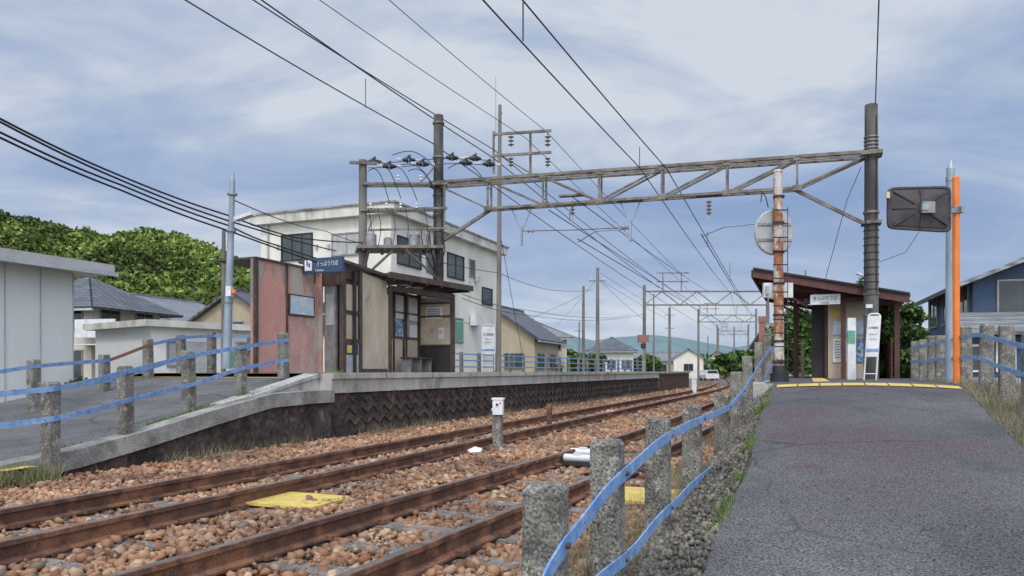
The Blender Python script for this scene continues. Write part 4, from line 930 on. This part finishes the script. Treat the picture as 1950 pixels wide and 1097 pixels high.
seg([(822,272,23.2),(1240,560,60),(1360,632,150)],.018,sag=.1)
seg([(940,285,30),(1262,540,60),(1375,628,150)],.018,sag=.1); seg([(938,300,30),(1255,548,60)],.02,sag=.1)
seg([(1000,262,30),(1290,530,60),(1380,625,150)],.014,sag=.1); seg([(1040,250,30),(1300,525,60)],.014,sag=.1)
seg([(1217,318,19.5),(1392,560,60),(1410,632,150)],.014,sag=.15); seg([(1270,322,19.),(1432,600,60),(1420,645,150)],.014,sag=.05)
seg([(1090,375,20.6),(1350,556,60)],.014,sag=.1); seg([(1100,455,20.9),(1345,600,60),(1388,650,150)],.014); seg([(1045,400,21),(1340,590,60)],.014)
seg([(1335,446,19.5),(1425,595,60)],.014)
for a,b in (((996,5,9.0),(996,78,9.0)),((1218,280,18),(1218,316,18)),((696,150,17.5),(696,205,17.5)),((1347,440,25),(1347,470,25)),((1085,405,21),(1085,420,21)),((1390,500,33),(1390,535,33))): seg([a,b],.01)
seg([(1667,198,18.6),(1675,-40,13.5)],.014)
seg([(1750,442,24),(1725,480,24),(1672,500,22)],.01,sag=.0)
mb.done()
mb=MB('service_cables',gpw)
for p in ([(-260,110,9),(0,226,10.5),(230,335,13),(437,411,15),(560,452,19),(691,462,22.3)],[(-260,118,9),(0,232,10.5),(230,343,13),(437,421,15),(640,478,22.3)],[(-260,140,9),(0,252,10.5),(230,352,13),(437,430,15),(520,465,17.5),(735,530,19.6)],[(-260,150,9),(0,262,10.5),(230,362,13),(437,440,15),(700,530,19)]):
    seg(p,.018,'cable',sag=.03)
for p in ([(447,382,15),(620,440,24),(735,470,23),(950,520,30),(1050,552,45),(1130,552,55)],[(880,560,25),(1000,590,35),(1137,605,55),(1200,600,60)],[(880,568,25),(1000,600,35),(1137,610,55),(1227,598,60)],[(1143,535,55),(1227,610,60)],[(1143,520,55),(1275,600,90)],[(470,520,40),(200,508,60),(100,505,60)],[(950,430,30),(1000,700,40)],[(1111,560,62),(1000,610,64)],[(1138,530,55),(1275,610,90)],[(1138,530,55),(1060,620,100)]):
    seg(p,.012,'cable',sag=.1)
mb.done()
# ------------------------------------------------------------ track side bits
mb=MB('yellow_track_pad'); c=Vector((-1.98,6.75,-.14)); mb.obox(c-V3*.42-U3*.33,V3*.84,U3*.62,Z3*.025,'yellow'); mb.done()
mb=MB('yellow_track_pad'); c=Vector((1.28,6.9,-.15)); mb.obox(c-V3*.4-U3*.3,V3*.75,U3*.6+Z3*.03,Z3*.03,'yellow'); mb.done()
gp=group('trackside_marker',P(948,852,11.7)); mb=MB('stub',gp); p=P(948,852,11.7); mb.box(p+Z3*.26,(.13,.13,.56),'post_concrete',V3); mb.box(p,(.2,.2,.1),'concrete',V3); mb.done()
mb=MB('box_head',gp); q=P(949,775,11.65); mb.box(q,(.16,.12,.24),'white',Vector((1,-.2,0))); mb.box(q+Z3*.13,(.19,.14,.03),'white',Vector((1,-.2,0))); mb.cyl(q+Vector((-.02,-.07,.04)),q+Vector((-.02,-.085,.04)),.02,.02,'black',10); mb.box(q+Vector((.04,-.065,.06)),(.04,.01,.03),'redp'); mb.cyl(q+Vector((-.11,0,-.05)),q+Vector((-.07,0,-.05)),.03,.03,'grey_paint',8); mb.done()
mb=MB('rusty_rail_post'); p=P(1046,820,14.6); mb.box(p+Z3*.25,(.1,.05,.56),'rail_rust',V3); mb.box(p+Z3*.25+U3*.04,(.03,.08,.56),'rail_rust',V3); mb.done()
gp=group('track_sensor',P(1100,875,9.4)); mb=MB('housing',gp); p=P(1100,880,9.4); p.z=-.12
for o in (Vector((0,0,0)),Vector((.12,.5,.02))):
    q=p+o; mb.box(q,(.42,.2,.05),'black',V3); mb.cyl(q-V3*.17+Z3*.06,q+V3*.17+Z3*.06,.05,.05,'white',14); mb.cyl(q-V3*.19+Z3*.06,q-V3*.17+Z3*.06,.03,.05,'white',14); mb.cyl(q+V3*.17+Z3*.06,q+V3*.2+Z3*.06,.05,.035,'white',14); mb.box(q+Z3*.11,(.1,.07,.03),'white',V3)
mb.tube([p,p+V3*.3-U3*.1,p+V3*.55+Z3*-.03],.012,'cable'); mb.done()
mb=MB('plastic_scrap'); p=P(895,862,10.3); mb.add([p,p+Vector((.15,.02,.01)),p+Vector((.17,.1,.05)),p+Vector((.05,.12,.07)),p+Vector((-.04,.06,.03)),p+Vector((.07,.06,.08))],[(0,1,5),(1,2,5),(2,3,5),(3,4,5),(4,0,5)],'white'); mb.done()
mb=MB('white_marker_post'); mb.cyl(P(1272,950,6.3),P(1270,853,6.3),.022,.022,'white',10); mb.cyl(P(1270,853,6.3),P(1270,850,6.3),.026,.02,'white',10); mb.done()
mb=MB('white_marker_post'); mb.box(P(1321,738,40),(.25,.2,.9),'white'); mb.box(P(1321,720,40),(.3,.25,.08),'white'); mb.done()
gp=group('parked_car',P(1357,722,95)); mb=MB('body',gp); p=P(1357,722,95)
pr=[(-.85,.3),(-.87,.8),(-.75,.95),(-.62,1.4),(.62,1.4),(.75,.95),(.87,.8),(.85,.3)]
vs=[Vector((p.x+x,p.y,z-.25)) for x,z in pr]+[Vector((p.x+x*.98,p.y+3.6,z-.25)) for x,z in pr]; n=8
mb.add(vs,[tuple(range(n)),tuple(range(n,2*n))]+[(i,(i+1)%n,n+(i+1)%n,n+i) for i in range(n)],'white'); mb.done()
mb=MB('windscreen',gp); mb.poly([Vector((p.x+x,p.y-.01,z-.25)) for x,z in ((-.68,.95),(.68,.95),(.58,1.33),(-.58,1.33))],'glass'); mb.done()
mb=MB('wheels',gp)
for x in (-.75,.75):
    for y in (.7,2.9): mb.cyl(Vector((p.x+x-.1,p.y+y,.02)),Vector((p.x+x+.1,p.y+y,.02)),.3,.3,'black',14)
mb.done()
# ------------------------------------------------------------ vegetation
def strip(n,f): return np.array([f(rng.random(),rng.random()) for _ in range(n)])
def patchy(pts,f,t):
    k=np.array([f(p)+rng.normal()*.35>t for p in pts]); return pts[k]
def kerbL(a,b): u=5+7*a; q=UV(u,EV-.32-.25*b**2); return (q.x,q.y,zr(u)-.01)
blades('grass',patchy(strip(3600,kerbL),lambda p:math.sin(p[1]*3.7)+math.sin(p[1]*1.3),.1),.09,.006,'grass')
def vergeR(a,b):
    u=2.5+10*a; v=-.48-.12*b; z=zrr(u)-.02-.1*b; q=UV(u,v); return (q.x,q.y,z-.01)
blades('grass',patchy(strip(7000,vergeR),lambda p:math.sin(p[1]*2.7)+math.sin(p[1]*5.3+1),.5),.10,.005,'grass')
def vergeR2(a,b):
    u=2.5+10*a; v=-.9-.3*b; q=UV(u,v); return (q.x,q.y,zrr(u)*.6-.15)
blades('dry_grass',patchy(strip(5000,vergeR2),lambda p:math.sin(p[1]*2.1)+math.sin(p[1]*4.3+1),.5),.12,.003,'drygrass')
def wallbase(a,b): u=6+30*a; q=UV(u,EV+.05+.5*b**2); return (q.x,q.y,-.2)
blades('dry_grass',patchy(strip(8000,wallbase),lambda p:math.sin(p[1]*1.3)+math.sin(p[1]*3.1+1),.3),.20,.004,'drygrass')
def near_dry(a,b): Y=3.2+6*a; X=-1.1+.41*Y-.05-.55*b; return (X,Y,-.2)
blades('dry_grass',strip(9000,near_dry),.12,.003,'drygrass')
def rightv(a,b): u=5+11*a; q=UV(u,vR(u)+.02+1.2*b); return (q.x,q.y,zrr(u)-.05-.1*b)
blades('dry_grass',strip(9000,rightv),.17,.004,'drygrass'); blades('grass',patchy(strip(3500,rightv),lambda p:math.sin(p[1]*3),.3),.13,.005,'grass')
def nearcorner(a,b): q=UV(3.4+2.4*a,EV-.3+.6*b); return (q.x,q.y,-.15)
blades('grass',strip(2500,nearcorner),.16,.005,'grass'); blades('dry_grass',strip(2500,nearcorner),.2,.004,'drygrass')
def between(a,b):
    Y=8+22*a; m_=(np.interp(Y,far_c[:,1],far_c[:,0])+np.interp(Y,near_c[:,1],near_c[:,0]))/2; return (m_+.5*(b-.5)*1.2,Y,-.18)
blades('dry_grass',patchy(strip(4000,between),lambda p:math.sin(p[1]*1.1+2)+math.sin(p[1]*2.3),.8),.14,.004,'drygrass')
def tree(name,base,h,cr,n=2500,ls=.12,m='leaf',trunkh=.35,clumps=14):
    base=Vector(base); gp=group(name,base); mb=MB('trunk',gp)
    t=base+Z3*h*.75+Vector((random.uniform(-.1,.1)*h,0,0)); mb.cyl(base,base.lerp(t,.5),cr*.09,cr*.06,'trunk',8); mb.cyl(base.lerp(t,.5),t,cr*.06,cr*.02,'trunk',8)
    cs=[]
    for i in range(clumps):
        a=random.uniform(0,6.28); rr=cr*random.uniform(.25,.8); zz=h*random.uniform(trunkh,.92); f=1-abs(zz/h-.6)*1.1
        c=base+Vector((math.cos(a)*rr*f,math.sin(a)*rr*f,zz)); cs.append(c); mb.cyl(base+Z3*zz*.6,c,cr*.03,cr*.01,'trunk',5)
    mb.done(); C=np.array([c[:] for c in cs]); idx=rng.integers(0,clumps,n); d=rng.normal(size=(n,3)); d/=np.linalg.norm(d,axis=1)[:,None]
    r=cr*.38*rng.random(n)[:,None]**.45*(.7+.6*rng.random(clumps))[idx][:,None]; c=C[idx]+d*r*np.array([1,1,.75]); quads('foliage',c,ls,m,gp)
def TP(px,Y): return Vector((P(px,0,Y).x,Y,GZ))
tree('broadleaf_tree',TP(1515,38),4.4,1.7,3500,.16); tree('broadleaf_tree',TP(1555,44),4.2,2.0,3500,.17); tree('broadleaf_tree',TP(1500,55),4.8,2.6,3000,.2)
tree('broadleaf_tree',TP(1590,48),4.4,2.2,2600,.17)
tree('shrub',TP(1722,20.5),3.7,.9,2600,.07); tree('shrub',TP(1712,21),3.4,.8,2200,.07)
tree('creeper_vine',Vector((P(1640,0,21.5).x,21.5,2.6)),1.2,.35,500,.05,trunkh=.2)
for x,Y,h,r in ((1090,75,3.4,2.2),(1118,85,3.6,2.4),(1062,90,3.6,2.5),(1225,120,3.8,3),(1395,130,4.5,3),(1380,105,3.4,2.),(1418,110,4,2.6),(1045,62,2.2,1.2),(1205,100,3,2),(1440,90,3.8,2.5)): tree('broadleaf_tree',TP(x,Y),h,r,1600,.05*Y/14)
for x,Y,h,r in ((180,22,1.1,.7),(155,21.5,1.2,.6),(130,20.6,1.0,.5),(215,23,1.2,.7)): tree('garden_shrub',TP(x,Y),h,r,1200,.05,trunkh=.1)
for x,Y,h,r in ((1780,40,2.8,1.6),(1745,33,2.4,1.4),(1700,45,3.4,2.2),(1760,50,3.6,2.0),(1820,46,3.2,1.6)): tree('shrub',TP(x,Y),h,r,1600,.13)
c=[]
for i in range(260):
    px=rng.uniform(1030,2300); Y=rng.uniform(150,220); p=P(px,0,Y); h=rng.uniform(2.5,5.5)
    c.append(np.stack([p.x+rng.normal(size=60)*2,Y+rng.normal(size=60)*1.5,GZ+h*rng.random(60)],1))
quads('distant_tree_belt',np.concatenate(c),.55,'leaf')
def hill(name,ridge,Yr,Yf,m,forest=0,seed=1,ls=.75):
    r=np.random.default_rng(seed); a=np.array(ridge,float); xs_=np.arange(a[0,0],a[-1,0]+1,12.); ry=np.interp(xs_,a[:,0],a[:,1]); n=len(xs_); K_=14
    vs=[]
    for j in range(K_+5):
        t=j/K_; Y=Yf+(Yr-Yf)*t; f=math.sin(min(t,1)*math.pi/2)**.9 if t<=1 else max(0,1-(t-1)*2.)
        for i in range(n):
            X=(xs_[i]-CX)/F*Yr*(.9+.1*t); H=(HY-ry[i])/F*Yr+1.3
            vs.append((X,Y,GZ+max(0,H*f+(math.sin(X*.09+j)*1.4+math.sin(X*.045+j*.6)*3.5)*f*(1-min(t,1))*1.5)))
    V=np.array(vs); mb=MB(name); mb.add(vs,[(j*n+i,j*n+i+1,(j+1)*n+i+1,(j+1)*n+i) for j in range(K_+4) for i in range(n-1)],m,True); mb.done(False)
    if forest:
        j=r.integers(0,K_+1,forest)+r.random(forest); j=np.minimum(j,K_+.5); i=r.random(forest)*(n-1.01); j0=j.astype(int);i0=i.astype(int);fj=(j-j0)[:,None];fi_=(i-i0)[:,None]
        G=V.reshape(K_+5,n,3); C=(G[j0,i0]*(1-fj)+G[j0+1,i0]*fj)*(1-fi_)+(G[j0,i0+1]*(1-fj)+G[j0+1,i0+1]*fj)*fi_
        rad=1.3+2.4*r.random(forest)**2.2
        k=46; d=r.normal(size=(forest,k,3)); d/=np.linalg.norm(d,axis=2)[:,:,None]; d[:,:,2]=np.abs(d[:,:,2])*1.2-.1
        pts=(C[:,None,:]+d*rad[:,None,None]*(.8+.3*r.random((forest,k,1)))).reshape(-1,3); quads('forest',pts,ls,'forest')
hill('hill',[(-700,470),(-300,440),(-100,420),(0,420),(40,430),(60,440),(100,445),(140,458),(190,462),(215,470),(240,484),(262,484),(285,474),(320,470),(355,472),(390,482),(420,494),(450,508),(490,530),(560,570),(640,610),(720,655),(760,690)],250,150,'hillground',6000)
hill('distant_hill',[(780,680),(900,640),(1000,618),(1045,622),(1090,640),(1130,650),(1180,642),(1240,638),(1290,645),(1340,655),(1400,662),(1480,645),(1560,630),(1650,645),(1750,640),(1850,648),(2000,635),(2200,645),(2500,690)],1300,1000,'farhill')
